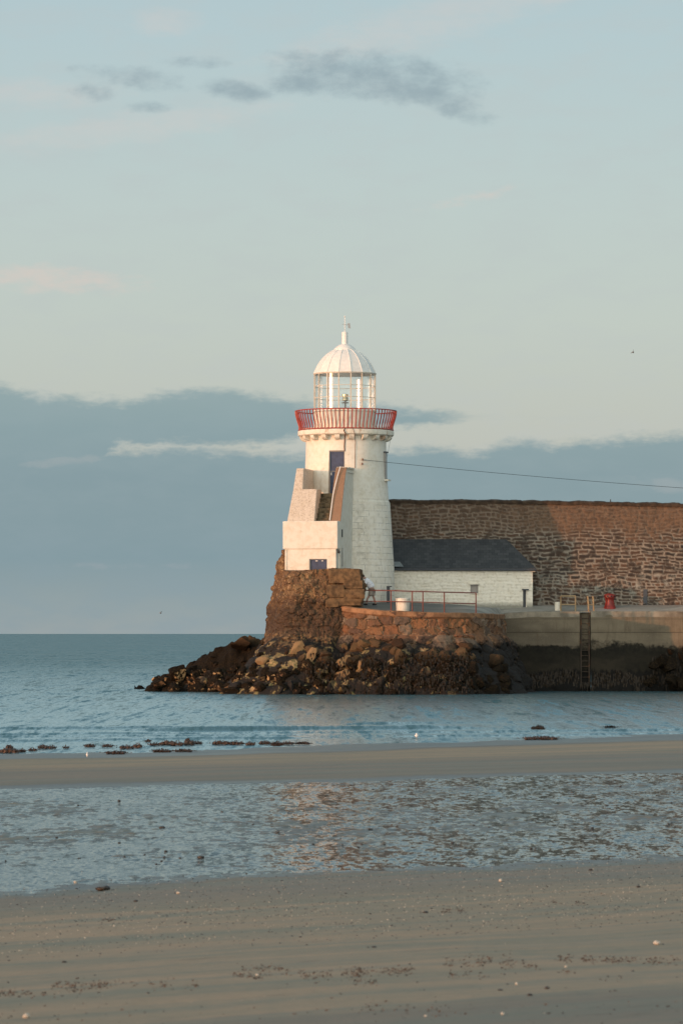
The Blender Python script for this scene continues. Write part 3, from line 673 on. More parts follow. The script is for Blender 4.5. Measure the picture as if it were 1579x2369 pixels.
# ------------------------------------------------------------------ battered masonry surfaces
def resample(pts, step):
    pts = np.array(pts, float); d = np.r_[0, np.cumsum(np.hypot(*np.diff(pts[:, :2], axis=0).T))]
    n = int(d[-1] / step) + 1; s = np.linspace(0, d[-1], n)
    # smooth by cubic-ish interpolation
    return s, np.stack([np.interp(s, d, pts[:, k]) for k in range(pts.shape[1])], 1)
def masonry(name, pts, zprof, cell, amp, matl, course=False, step=0.055, seed=1, parent=None, lump=0.15, topw=1.2, bot=-0.6, smooth_path=5, boulder=None, flat=False):
    """pts: (x, y, ztop, flare) along the wall; zprof(v, ztop, flare) -> outward offset"""
    s, Q = resample(pts, step)
    k = np.ones(smooth_path) / smooth_path
    for c_ in range(2):
        pad = np.r_[np.full(smooth_path // 2, Q[0, c_]), Q[:, c_], np.full(smooth_path // 2, Q[-1, c_])]; Q[:, c_] = np.convolve(pad, k, 'valid')
    T = np.gradient(Q[:, :2], axis=0); T /= np.linalg.norm(T, axis=1)[:, None] + 1e-9
    Nn = np.stack([T[:, 1], -T[:, 0]], 1)
    nz = int((max(p[2] for p in pts) - bot) / step)
    v = np.linspace(0, 1, nz)
    Z = Q[None, :, 2] + (bot - Q[None, :, 2]) * v[:, None]
    off = zprof(Z, Q[None, :, 2], Q[None, :, 3])
    S = np.repeat(s[None, :], nz, 0)
    wx = (fbm(S * 1.2, Z * 1.2, seed=seed + 5) - 0.5) * 0.5 * cell[0]; wz = (fbm(S * 1.0, Z * 1.0, seed=seed + 6) - 0.5) * 0.9 * cell[1]
    f1, e, ra, rb = voro((S + wx) / cell[0], (Z + wz) / cell[1], seed)
    st = sstep(0.01, 0.11, e)
    if course: e, ra, rb = coursed(S, Z, cell[0], cell[1], seed, 1.35 if cell[1] < 0.3 else 1.9); st = sstep(0.0, 0.05 if cell[1] < 0.3 else 0.10, e)
    D = st * amp * (0.5 + 1.0 * rb) + (fbm(S * 0.9, Z * 0.9, seed=seed + 8) - 0.5) * lump + (fbm(S * 6, Z * 6, seed=seed + 9, oct=3) - 0.5) * amp * (1.1 if flat else 0.5)
    if flat: D = D + (fbm(S * 2.6, Z * 1.7, seed=seed + 11, oct=4, gain=0.6) - 0.5) * (0.38 if cell[0] < 0.5 else 0.16)
    if boulder is not None:
        bsz, bz0, bz1, bamp = boulder
        g1, ge, gra, grb = voro((S + wx * 2) / bsz, (Z + wz * 2) / (bsz * 0.75), seed + 40)
        bw = sstep(bz0, bz1, Z) if bz0 > bz1 else 1 - sstep(bz0, bz1, Z)
        bl = np.sqrt(np.clip(1 - (g1 / 0.62) ** 2, 0, 1)) * bamp * (0.4 + grb)
        D = D * (1 - bw) + (bl + D * 0.35) * bw; ra = np.where(bw > 0.5, gra, ra); st = np.where(bw > 0.5, sstep(0.0, 0.1, ge), st)
    off = off + D
    X = Q[None, :, 0] + Nn[None, :, 0] * off; Y = Q[None, :, 1] + Nn[None, :, 1] * off
    Zt = Z + (fbm(S * 1.3, Z * 0 + 2, seed=seed + 3) - 0.5) * 0.10 * (1 - v[:, None]) + (rb - 0.5) * 0.04
    V = np.stack([X, Y, Zt], -1)
    # inner lip on top
    lip = []
    for a_ in (0.35, 1.0):
        li = V[0].copy(); li[:, 0] -= Nn[:, 0] * (topw * a_ + off[0] * 0); li[:, 1] -= Nn[:, 1] * topw * a_; lip.append(li)
    V2 = np.concatenate([lip[1][None], lip[0][None], V], 0)
    pad2 = lambda A: np.concatenate([A[:1] * 0 + A[:1], A[:1], A], 0)
    mo = pad2(1 - st); mo[:2] = 0.3
    nr = nz + 2
    return npmesh(name, V2.reshape(-1, 3), gridfaces(nr, len(s)), matl, parent, not flat, attrs={'mortar': mo, 'ra': pad2(ra), 'rb': pad2(rb)})

# ---- rounded pier head of orange rubble under the deck
apron = [(EX[i], EY[i], EZ[i] - 0.02, 1.0 if i < 10 else 0.6) for i in range(len(EX))]
apron = [p for p in apron]
apron[-1] = (PX(1162, 190.5), 190.6, 3.9, 0.5)
def zp_apron(Z, zt, fl):
    return np.where(Z > 2.75, (zt - Z) * 0.10, 0.13 + (2.75 - Z) * 0.80 * fl)
pier_t = thing('pier_head', (PX(1000, 183), 183.0, 0.0), 'rounded pier head wall of orange rubble with dark boulders below', 'stone wall')
apron_face = masonry('rubble_face', apron, zp_apron, (0.72, 0.42), 0.12, M['apron'], False, seed=3, parent=pier_t, lump=0.22, topw=0.5, smooth_path=17, boulder=(1.0, 3.15, 2.7, 0.42), flat=True)
# rendered coping band along the rim
s_, Qe = resample([(a, b, c, 0) for a, b, c in zip(EX, EY, EZ)][1:], 0.25)
rows = []
T_ = np.gradient(Qe[:, :2], axis=0); T_ /= np.linalg.norm(T_, axis=1)[:, None]; Nn_ = np.stack([T_[:, 1], -T_[:, 0]], 1)
cp = MB()
prof = [(-0.35, 0.03), (0.10, 0.045), (0.17, 0.0), (0.17, -0.20), (0.06, -0.30)]
for o_, dz in prof:
    rows.append([(Qe[i, 0] + Nn_[i, 0] * (o_ + 0.03 * mnoise.noise(Vector((s_[i] * 1.5, o_ * 3, 0)))), Qe[i, 1] + Nn_[i, 1] * o_, Qe[i, 2] + dz + 0.03 * mnoise.noise(Vector((s_[i] * 1.1, dz * 4, 5)))) for i in range(len(s_))])
cp.quadgrid(rows)
M['cope'] = simple('orange_lichened_concrete', (0.33, 0.17, 0.085), 0.85, var=0.25, scale=3.0)
cp.build('coping', M['cope'], pier_t, smooth=True)

# ---- thick brown masonry stub in front of the stair block
stub = [(PX(664, 193), 193.0, 7.35, 1.0), (PX(660, 188), 188.0, 7.35, 1.0), (PX(654, 186.4), 186.4, 7.3, 1.0), (PX(654, 185.9), 185.9, 6.3, 1.0), (PX(656, 184.6), 184.6, 6.2, 1.0), (PX(660, 183.6), 183.6, 6.18, 1.0), (PX(680, 183.15), 183.15, 6.18, 0.95), (PX(720, 183.0), 183.0, 6.22, 0.9), (PX(770, 182.9), 182.9, 6.32, 0.8), (PX(800, 182.8), 182.8, 6.27, 0.35), (PX(824, 182.8), 182.8, 6.25, 0.05), (PX(831, 183.1), 183.1, 6.25, 0.03), (PX(833, 184.4), 184.4, 6.2, 0.0)]
def zp_stub(Z, zt, fl):
    return np.where(Z > 2.9, (zt - Z) * 0.20 * fl, 0.20 * fl * (zt - 2.9) + (2.9 - Z) * np.where(fl >= 0.999, 0.35, 0.95 * np.clip(fl, 0.1, 1)))
stub_t = thing('masonry_stub', (PX(740, 183), 183.0, 0.0), 'tall rugged brown stone wall end in front of the white stair house', 'stone wall')
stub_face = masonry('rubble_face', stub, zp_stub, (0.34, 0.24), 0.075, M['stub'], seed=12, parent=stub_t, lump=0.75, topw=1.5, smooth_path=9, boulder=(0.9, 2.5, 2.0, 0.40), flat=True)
# large squared blocks at its right end
bsb = MB()
def rough_block(mb, c, size, seed, rot=0.0):
    bm = bmesh.new(); bmesh.ops.create_cube(bm, size=1.0)
    bmesh.ops.subdivide_edges(bm, edges=bm.edges, cuts=5, use_grid_fill=True)
    base_ = len(mb.v); cr, sr = math.cos(rot), math.sin(rot)
    for v_ in bm.verts:
        p = v_.co.copy(); q = Vector([math.copysign(abs(t * 2) ** 1.0, t) / 2 for t in p])
        L = max(abs(q.x), abs(q.y), abs(q.z)) ; rd = q.normalized() * 0.5 * 1.25
        q = q.lerp(rd, 0.22)
        nn = mnoise.noise(Vector((q.x * 2.2 + seed * 7.3, q.y * 2.2, q.z * 2.2))) * 0.10
        q = q * (1 + nn)
        q = Vector((q.x * size[0], q.y * size[1], q.z * size[2]))
        mb.v.append((c[0] + q.x * cr - q.y * sr, c[1] + q.x * sr + q.y * cr, c[2] + q.z))
    for f_ in bm.faces: mb.f.append(tuple(base_ + v_.index for v_ in f_.verts))
    bm.free()
M['block'] = simple('orange_brown_block', (0.20, 0.115, 0.052), 0.85, var=0.3, scale=4)
blocks = [(797, 1333, 74, 34), (775, 1368, 42, 30), (816, 1352, 46, 20), (818, 1374, 50, 22), (800, 1392, 74, 18), (768, 1395, 30, 20)]
for i, (px, py, w_, h_) in enumerate(blocks):
    b_ = MB(); c_ = P(px, py, 183.05)
    rough_block(b_, c_, (w_ / 45.9, 0.9 + 0.1 * (i % 2), h_ / 45.9), i)
    b_.build('squared_block', M['block'], stub_t, smooth=True, sharp=60)

# ---- sea wall behind
BW0 = PX(898, 193.5); 
wall_t = thing('sea_wall', (PX(1300, 194), 194.0, 4.5), 'high dark rubble stone sea wall behind the white shed', 'stone wall')
def topz(x): return 10.2 - 0.0 * x
bwp = [(BW0, 197.5, 10.1, 0), (BW0, 193.2, 10.1, 0), (5, 193.2, 10.08, 0), (10, 193.2, 10.06, 0), (15, 193.2, 9.97, 0), (19, 193.2, 9.87, 0), (27, 193.2, 9.75, 0), (34, 193.2, 9.75, 0)]
masonry('rubble_face', bwp, lambda Z, zt, fl: (zt - Z) * 0.05, (0.46, 0.20), 0.045, M['backwall'], True, step=0.055, seed=33, parent=wall_t, lump=0.16, topw=1.6, bot=4.0, smooth_path=3)
cpm = MB(); rows = []
xs2 = np.arange(BW0 - 0.06, 34, 0.12)
for yy, dz in ((193.06, -0.16), (193.00, -0.02), (193.15, 0.06), (194.5, 0.05), (195.1, -0.1)):
    rows.append([(x_, yy + 0.04 * mnoise.noise(Vector((x_ * 3, yy, 1))), float(np.interp(x_, [0, 10, 15, 19, 27, 34], [10.1, 10.06, 9.97, 9.87, 9.75, 9.75])) + dz + 0.07 * mnoise.noise(Vector((x_ * 1.7, yy * 2, 0))) + 0.03 * mnoise.noise(Vector((x_ * 7, yy, 3)))) for x_ in xs2])
cpm.quadgrid(rows); M['copedark'] = simple('dark_lichened_coping', (0.085, 0.055, 0.036), 0.9, var=0.3, scale=3)
cpm.build('coping', M['copedark'], wall_t, smooth=True)
MB().box(P(1411, 1166, 193.9), (0.05, 0.05, 0.5)).build('iron_stub', M['darksteel'], wall_t)

# ------------------------------------------------------------------ quay wall
quay_t = thing('quay_wall', (PX(1350, 190), 190.0, 0.0), 'stained concrete quay wall with black weed at the waterline', 'quay wall')
q = MB(); X0 = PX(1140, 190.0); XC = PX(1537, 190.0); XE = 42.0
LX0, LX1 = PX(1339.5, 190), PX(1364.5, 190)
def qz(x): return float(frontz(x))
def qstrip(mb, xa, xb, ya, yb, n, zb=-1.0, zt_off=0.0):
    rows = []
    for k in range(40):
        v_ = k / 39; r_ = []
        for i in range(n + 1):
            t = i / n; x_ = xa + (xb - xa) * t; y_ = ya + (yb - ya) * t
            zt = qz(x_) + zt_off; z_ = zt + (zb - zt) * v_
            y2 = y_ - 0.05 * max(0, (2.9 - z_)) - 0.06 * fbm(np.array(x_ * 1.3), np.array(z_ * 1.3), seed=4) - (0.30 * max(0, 0.95 - z_) * (0.4 + 1.2 * fbm(np.array(x_ * 3.0), np.array(z_ * 3.0), seed=8)))
            if z_ > PZ(1463, 190): y2 -= 0.05
            r_.append((x_, float(y2), z_))
        rows.append(r_)
    mb.quadgrid(rows)
qstrip(q, X0, LX0, 190, 190, 60); qstrip(q, LX1, XC, 190, 190, 60)
qstrip(q, XC, XE, 190.0, 186.2, 120)
qstrip(q, LX0, LX1, 190.4, 190.4, 6)
for lx in (LX0, LX1): q.poly([(lx, 189.9, -1), (lx, 190.5, -1), (lx, 190.5, qz(lx)), (lx, 189.9, qz(lx))])
q.build('wall_face', M['quay'], quay_t, smooth=True, recalc=False)
kb = MB()
def kerb(xa, xb, ya, yb):
    n = max(2, int(abs(xb - xa) / 0.5)); rows = []
    for dy, dz in ((-0.09, -0.22), (-0.10, 0.05), (-0.04, 0.09), (0.5, 0.10), (0.55, 0.02)):
        rows.append([(xa + (xb - xa) * i / n, ya + (yb - ya) * i / n + dy, qz(xa + (xb - xa) * i / n) + dz + 0.02 * mnoise.noise(Vector((xa + i * 0.6, dy * 5, 0)))) for i in range(n + 1)])
    kb.quadgrid(rows)
kerb(PX(1166, 190), LX0 - 0.02, 190, 190); kerb(LX1 + 0.02, XC, 190, 190); kerb(XC, XE, 190, 186.2)
kb.box(((LX0 + LX1) / 2, 190.45, qz(LX0) + 0.04), (LX1 - LX0 + 0.1, 0.4, 0.09))
M['kerb'] = simple('pale_kerb_concrete', (0.30, 0.26, 0.20), 0.85, var=0.25, scale=1.5)
kb.build('kerb', M['kerb'], quay_t, smooth=True, recalc=False)

# ladder in its slot
lad = thing('quay_ladder', ((LX0 + LX1) / 2, 190.05, 0.2), 'rusty steel ladder set in the quay wall below the grab rails', 'ladder')
lx0, lx1 = PX(1342.5, 190), PX(1361.5, 190)
for lx in (lx0, lx1): MB().box((lx, 190.12, 2.1), (0.07, 0.10, 3.8)).build('stringer', M['ladder'], lad)
for i in range(13): MB().tube([(lx0, 190.12, 0.45 + i * 0.28), (lx1, 190.12, 0.45 + i * 0.28)], 0.022, 6).build('rung', M['ladder'], lad)
gr = thing('grab_rails', (PX(1366, 190.4), 190.4, 4.1), 'pair of rusty grab posts standing at the ladder head', 'grab rail')
for px in (1359, 1371):
    MB().tube([P(px - 1, 1379, 190.4) , P(px, 1385, 190.4), P(px + 2, 1421, 190.4)], 0.045, 8).build('post', M['rusty'], gr)
MB().tube([P(1361, 1399, 190.4), P(1372, 1399, 190.4)], 0.03, 6).build('crossbar', M['rusty'], gr)
fr = thing('guard_frame', (PX(1313, 190.5), 190.5, 4.1), 'rusty yellow tubular guard frame beside the small white post', 'guard rail')
for px in (1296, 1330): MB().tube([P(px, 1379, 190.5), P(px, 1420, 190.5)], 0.042, 8).build('post', M['rusty'], fr)
for py in (1379, 1398.5): MB().tube([P(1296, py, 190.5), P(1330, py, 190.5)], 0.042 if py < 1380 else 0.035, 8).build('rail', M['rusty'], fr)
wp = MB(); c_ = P(1289.5, 1417.5, 190.8)
wp.lathe([(0.165, c_.z), (0.175, c_.z + 0.05), (0.175, c_.z + 0.48), (0.165, c_.z + 0.54), (0.12, c_.z + 0.57), (0.0, c_.z + 0.575)], (c_.x, c_.y), 20, cap1=False)
tag(wp.build('mooring_post', M['barrel'], smooth=True), 'small round topped white post at the quay edge by the rusty frame', 'post')
# red bollard
bz = float(deckz(PX(1409, 191.5), 191.5)); cB = (PX(1409, 191.3), 191.3); bz = PZ(1414.5, 191.3)
bol = thing('red_bollard', (cB[0], cB[1], bz), 'large flared red iron capstan on the quay in front of the dark wall', 'bollard')
k = 1 / 44.0
prof = [(19.5, 0), (19.5, 1.2), (15.8, 1.8), (15.0, 5), (13.2, 10), (11.3, 15.5), (10.3, 20), (9.9, 25), (10.4, 29), (11.6, 31.2), (13.2, 32.5), (13.4, 37.6), (12.6, 38.8), (8.5, 40.5), (3.5, 41.8), (0.0, 42.2)]
M['bolred'] = simple('weathered_red_iron', (0.26, 0.022, 0.014), 0.38, var=0.2, rust=(0.12, 0.03, 0.02))
MB().lathe([(a * k, bz + b * k) for a, b in prof], cB, 28, cap1=False).build('body', M['bolred'], bol, smooth=True, sharp=45)
for i in range(10):
    a = 2 * math.pi * (i + 0.3) / 10; rr_ = 13.35 * k
    rm = Matrix.Rotation(a, 3, 'Z')
    MB().box((cB[0] + rr_ * math.sin(a), cB[1] - rr_ * math.cos(a), bz + 35 * k), (0.07, 0.03, 0.08), rm).build('bar_hole', M['black'], bol)
for i in range(8):
    a = 2 * math.pi * i / 8 + 0.2
    MB().lathe([(0.045, bz + 0.03), (0.045, bz + 0.08), (0.0, bz + 0.09)], (cB[0] + 18 * k * math.sin(a), cB[1] - 18 * k * math.cos(a)), 8, cap1=False).build('bolt', M['red'], bol)
c_ = P(1491, 1382, 193.0)
tag(MB().box((c_.x, 193.0, c_.z), (0.22, 0.16, 0.85)).build('wall_post', M['darkdoor'], bevel=0.01), 'slim dark grey post standing against the foot of the stone wall', 'post')

# ------------------------------------------------------------------ shed
shed = thing('white_shed', (PX(1080, 193.5), 193.5, 4.4), 'low whitewashed stone shed with a dark slate roof beside the tower', 'shed')
YS = 191.6
sxa, sxb = PX(896, YS), PX(1231, YS)
eav = PZ(1316, YS); 
holes = [(1087, 1105, 1352, 1372.5), (1209, 1218.5, 1365, 1406)]
def shed_wall():
    nx, nz_ = 150, 44
    xs3 = np.linspace(sxa, sxb, nx); v = np.linspace(0, 1, nz_)
    X = np.repeat(xs3[None], nz_, 0); Z = eav + (4.1 - eav) * v[:, None] + X * 0
    e, ra, rb = coursed(X, Z, 0.5, 0.17, 15)
    st = sstep(0.0, 0.035, e)
    Y = YS - st * 0.035 * (0.4 + rb) - (fbm(X * 1.0, Z * 1.0, seed=6) - 0.5) * 0.08 + (fbm(X * 8, Z * 8, seed=7) - 0.5) * 0.02
    Fq = gridfaces(nz_, nx)
    cx_ = X.ravel()[Fq].mean(1); cz_ = Z.ravel()[Fq].mean(1); keep = np.ones(len(Fq), bool)
    for a, b, c, d in holes:
        keep &= ~((cx_ > PX(a, YS)) & (cx_ < PX(b, YS)) & (cz_ < PZ(c, YS)) & (cz_ > PZ(d, YS)))
    return npmesh('front_wall', np.stack([X, Y, Z], -1).reshape(-1, 3), Fq[keep], M['rubblewhite'], shed, attrs={'mortar': 1 - st, 'ra': ra, 'rb': rb})
shed_wall()
m_ = MB(); m_.hexa([(sxb - 0.35, YS + 0.03, 4.0), (sxb, YS + 0.03, 4.0), (sxb + 0.03, 193.5, 4.0), (sxb - 0.35, 193.5, 4.0), (sxb - 0.35, YS + 0.03, eav), (sxb, YS + 0.03, eav), (sxb + 0.03, 193.5, eav), (sxb - 0.35, 193.5, eav)])
m_.box((sxb - 0.08, YS + 0.1, eav - 0.08), (0.42, 0.34, 0.16))
m_.build('end_wall', M['plain'], shed)
yr = 193.0; rz = PZ(1247.5, yr); ye = YS - 0.14; ez = PZ(1314, ye); rt = PX(1170, yr)
x1, x0 = PX(1239, ye), PX(890, ye)
t_ = 0.07
rf = MB()
for dz in (0,):
    A = (x0, ye, ez); B = (x1, ye, ez - 0.02); Cc = (rt, yr, rz); D = (PX(890, yr), yr, rz); E = (x1 + 0.1, 193.45, ez)
    dn_ = lambda p: (p[0], p[1], p[2] - t_)
    rf.poly([A, B, Cc, D]); rf.poly([B, E, Cc]); rf.poly([Cc, E, (E[0], 197.6, rz)][::-1]) if False else None
    rf.poly([dn_(D), dn_(Cc), dn_(B), dn_(A)]); rf.poly([dn_(Cc), dn_(E), dn_(B)])
    rf.poly([A, dn_(A), dn_(B), B]); rf.poly([B, dn_(B), dn_(E), E]); rf.poly([D, dn_(D), dn_(A), A])
rf.build('roof', M['slate'], shed, recalc=False)
MB().tube([(x0, ye - 0.05, ez - 0.09), (x1 + 0.02, ye - 0.05, ez - 0.11)], 0.05, 8).build('gutter', M['darkdoor'], shed)
# pale valley flashing at the tower
fl = MB(); fl.poly([P(909, 1287, 192.4), P(914, 1287, 192.4), P(933, 1312, 191.5), P(912, 1312, 191.5)])
fl.v = [(x, y - 0.12, z + 0.02) for x, y, z in fl.v]
fl.build('flashing', M['kerbgrey'], shed, recalc=False)
a, b, c, d = holes[0]
wn = MB().box(((PX(a, YS) + PX(b, YS)) / 2, YS + 0.14, (PZ(c, YS) + PZ(d, YS)) / 2), (0.50, 0.03, 0.56)).build('window', M['glasspane'], shed)
MB().box((PX(1096, YS), YS - 0.04, PZ(1351, YS)), (0.56, 0.16, 0.06)).build('lintel', M['plain'], wn); MB().box((PX(1096, YS), YS - 0.03, PZ(1373.5, YS)), (0.52, 0.16, 0.05)).build('sill', M['plain'], wn)
a, b, c, d = holes[1]
dr = MB().box(((PX(a, YS) + PX(b, YS)) / 2, YS + 0.12, (PZ(c, YS) + PZ(d, YS)) / 2), (0.30, 0.04, 1.0)).build('door', M['darkdoor'], shed)
MB().box((PX(1214, YS), YS - 0.05, PZ(1364, YS)), (0.36, 0.14, 0.07)).build('lintel', M['darkdoor'], dr)

# ------------------------------------------------------------------ lighthouse
LH = thing('lighthouse', (TC[0], TC[1], 4.5), 'white round lighthouse tower with red gallery railing and domed lantern', 'lighthouse')
KM = 190 / F
def TZ(py): return PZ(py, 190)
# tower with a door opening
SEG = 96; dphi = 2 * math.pi / SEG
DC = -R(13.3); ph0 = DC - 3 * dphi
dz0, dz1 = TZ(1146), TZ(1046.5)
prof = [(112.5, 1400), (112, 1394), (111.3, 1315), (109, 1280), (106, 1230), (102.0, 1168), (101.4, 1163), (98.9, 1160), (97.8, 1146), (95.2, 1100), (93.6, 1060), (93.2, 1046.5), (92.8, 1034), (92.8, 1000)]
pr = [(a * KM, TZ(b)) for a, b in prof]; pr = [(pr[0][0], 3.6)] + pr[1:]
i0 = [i for i, p in enumerate(prof) if p[1] == 1146][0]; i1 = [i for i, p in enumerate(prof) if p[1] == 1046.5][0]
tw = MB(); tw.lathe(pr, TC, SEG, ph0, skip=lambda i, k: (i0 <= i < i1 and k < 6))
tw.build('tower', M['tower'], LH, smooth=True, sharp=30)
# reveal of the doorway
def tp(r_, a, z_): return (TC[0] + r_ * math.sin(a), TC[1] - r_ * math.cos(a), z_)
rv = MB(); rin = 1.80
aL, aR = DC - 3 * dphi, DC + 3 * dphi
rb0, rt0 = pr[i0][0], pr[i1][0]
dirc = Vector((math.sin(DC), -math.cos(DC), 0)); rgt = Vector((math.cos(DC), math.sin(DC), 0))
def inn(p, depth=0.30):
    return tuple(Vector(p) - dirc * depth)
pL0, pR0, pL1, pR1 = tp(rb0, aL, dz0), tp(rb0, aR, dz0), tp(rt0, aL, dz1), tp(rt0, aR, dz1)
rv.poly([pL0, inn(pL0), inn(pL1), pL1]); rv.poly([pR0, pR1, inn(pR1), inn(pR0)]); rv.poly([pL1, inn(pL1), inn(pR1), pR1]); rv.poly([pL0, pR0, inn(pR0), inn(pL0)])
rv.build('doorway', M['plain'], LH, recalc=False)
Lc = (Vector(inn(pL0, 0.22)) + Vector(inn(pR0, 0.22))) / 2; wdt = (Vector(pR0) - Vector(pL0)).length
rotD = Matrix(((rgt.x, -dirc.x, 0), (rgt.y, -dirc.y, 0), (0, 0, 1)))
hgt = dz1 - dz0
dd = MB().box((Lc.x, Lc.y, dz0 + hgt / 2), (wdt + 0.06, 0.06, hgt + 0.06), rotD).build('door', M['blue'], LH)
fm = MB(); 
for s in (-1, 1): fm.box(Vector((Lc.x, Lc.y, dz0 + hgt / 2)) + rgt * s * (wdt / 2 - 0.03) + dirc * 0.05, (0.06, 0.05, hgt), rotD)
fm.box(Vector((Lc.x, Lc.y, dz1 - 0.03)) + dirc * 0.05, (wdt, 0.05, 0.06), rotD)
fm.box(Vector((Lc.x, Lc.y, TZ(1094))) + dirc * 0.045, (wdt - 0.12, 0.03, 0.035), rotD)
fm.build('frame', M['glasspane'], dd)
hp = Vector((Lc.x, Lc.y, TZ(1100))) + dirc * 0.07 - rgt * (wdt / 2 - 0.13)
MB().box(hp, (0.035, 0.07, 0.14), rotD).build('handle', M['whitem'], dd)
# gallery
GC = (PX(799.7, 190), 190.0)
sl = MB(); sl.lathe([(a * KM, TZ(b)) for a, b in ((92, 1012), (108.5, 1010), (110.8, 1008), (111.2, 1000), (110.5, 998), (103.5, 997.5), (103, 993), (60, 992.5))], GC, 96)
sl.build('gallery_slab', M['gallery'], LH, smooth=True, sharp=30)
for i in range(20):
    a = R(7 + 18 * i)
    d_ = Vector((math.sin(a), -math.cos(a), 0)); t2 = Vector((math.cos(a), math.sin(a), 0)); W = 0.26
    pts = [(90, 1009)]; pts += [(107.5, 1009)] 
    for j in range(7):
        th = R(90 * j / 6); pts.append((93 + 14.0 * math.cos(th), 1012.5 + 9.5 * math.sin(th)))
    pts.append((90, 1022))
    pp = [Vector((GC[0], GC[1], 0)) + d_ * (r_ * KM) - t2 * (W / 2) + Vector((0, 0, TZ(y_))) for r_, y_ in pts]
    MB().prism(pp, t2 * W).build('corbel', M['gallery'], LH)
# railing
rl = MB()
def ring(mb, r_, z_, th, c=GC, n=76): mb.tube([(c[0] + r_ * math.sin(2 * math.pi * i / n), c[1] - r_ * math.cos(2 * math.pi * i / n), z_) for i in range(n)], th, 6, closed=True)
ring(rl, 117.0 * KM, TZ(951.7), 0.030); ring(rl, 109.6 * KM, TZ(996), 0.028)
rail = rl.build('gallery_railing', M['red'], LH, smooth=True)
bar_me = None
for i in range(76):
    a = 2 * math.pi * (i + 0.5) / 76
    pf = [(117.0, 951.7), (116.6, 958), (115.4, 964), (113.2, 972), (110.6, 980), (108.6, 987), (108.4, 992), (109.6, 996.5)]
    if bar_me is None:
        b_ = MB(); b_.tube([(0, -(r_ * KM), TZ(y_) - 4.5) for r_, y_ in pf], 0.030, 6)
        o = b_.build('baluster', M['red'], None, smooth=True); bar_me = o.data
    else:
        o = bpy.data.objects.new('baluster', bar_me); COL.objects.link(o)
    o.parent = rail
    o.location = (GC[0] - TC[0], 0, 0); o.rotation_euler = (0, 0, a)
# lantern
LC = (PX(797.2, 190), 190.0)
KL = 0.2041 * KM
def LZ(c): return TZ(720 + 0.2041 * c)
MB().lathe([(350 * KL, LZ(1345)), (350 * KL, LZ(1150)), (362 * KL, LZ(1146)), (362 * KL, LZ(1130)), (346 * KL, LZ(1126)), (250 * KL, LZ(1124))], LC, 64).build('lantern_drum', M['plain'], LH, smooth=True, sharp=30)
gl = MB(); gl.lathe([(343 * KL, LZ(1126)), (343 * KL, LZ(712))], LC, 64, cap0=False, cap1=False)
gl.build('lantern_glass', M['glass'], LH, smooth=True)
gfm = MB()
for i in range(16):
    a = R(11.25 + 22.5 * i); x_, y_ = LC[0] + 350 * KL * math.sin(a), LC[1] - 350 * KL * math.cos(a)
    gfm.box((x_, y_, (LZ(1126) + LZ(708)) / 2), (0.048, 0.06, LZ(708) - LZ(1126)), Matrix.Rotation(a, 3, 'Z'))
for yy in (855, 988): gfm.tube([(LC[0] + 350 * KL * math.sin(R(11.25 + 22.5 * i)), LC[1] - 350 * KL * math.cos(R(11.25 + 22.5 * i)), LZ(yy)) for i in range(16)], 0.018, 6, closed=True)
gfm.build('glazing_frame', M['framepaint'], LH)
dpr = [(356, 722), (358, 712), (352, 700), (330, 655), (307, 610), (280, 568), (252, 534), (222, 505), (192, 480), (158, 458), (125, 443)]
dm = MB(); dm.lathe([(a * KL, LZ(b)) for a, b in dpr], LC, 16, R(11.25), cap0=False, cap1=False)
dm.lathe([(350 * KL, LZ(722)), (300 * KL, LZ(655)), (180 * KL, LZ(500)), (60 * KL, LZ(460))], LC, 32, cap0=False)
dome = dm.build('dome', M['whitem'], LH, recalc=False)
for i in range(16):
    a = R(11.25 + 22.5 * i)
    MB().tube([(LC[0] + a_ * KL * 1.005 * math.sin(a), LC[1] - a_ * KL * 1.005 * math.cos(a), LZ(b_)) for a_, b_ in dpr[1:]], 0.021, 6).build('rib', M['whitem'], dome, smooth=True)
rm_ = MB(); rm_.tube([(LC[0] + 357 * KL * math.sin(R(11.25 + 22.5 * i)), LC[1] - 357 * KL * math.cos(R(11.25 + 22.5 * i)), LZ(712)) for i in range(16)], 0.03, 6, closed=True)
rm_.build('eaves_ring', M['framepaint'], dome)
MB().lathe([(128 * KL, LZ(446)), (129 * KL, LZ(442)), (118 * KL, LZ(425)), (95 * KL, LZ(402)), (65 * KL, LZ(382)), (36 * KL, LZ(373))], LC, 32).build('dome_cap', M['whitem'], LH, smooth=True, sharp=50)
MB().lathe([(34 * KL, LZ(376)), (34 * KL, LZ(246)), (32 * KL, LZ(238)), (24 * KL, LZ(233)), (0, LZ(232))], LC, 20, cap1=False).build('vent_pipe', M['whitem'], LH, smooth=True, sharp=45)
vn_ = MB(); vn_.tube([(LC[0], 190, LZ(240)), (LC[0], 190, LZ(68))], 0.018, 6); vn_.lathe([(0.0, LZ(72)), (0.035, LZ(66)), (0.05, LZ(60)), (0.035, LZ(53)), (0.0, LZ(49))], (LC[0], 190), 10, cap0=False, cap1=False)
vane = vn_.build('weather_vane', M['whitem'], LH, smooth=True)
MB().tube([P(791.5, 749.8, 190), P(804, 752, 190)], 0.018, 5).build('vane_arm', M['sail'], vane)
MB().prism([P(803, 748, 190), P(809, 747.5, 190), P(810.5, 760, 190), P(805, 759, 190), P(804.5, 753, 190)], (0.0, 0.02, 0.0)).build('vane_tail', M['sail'], vane)
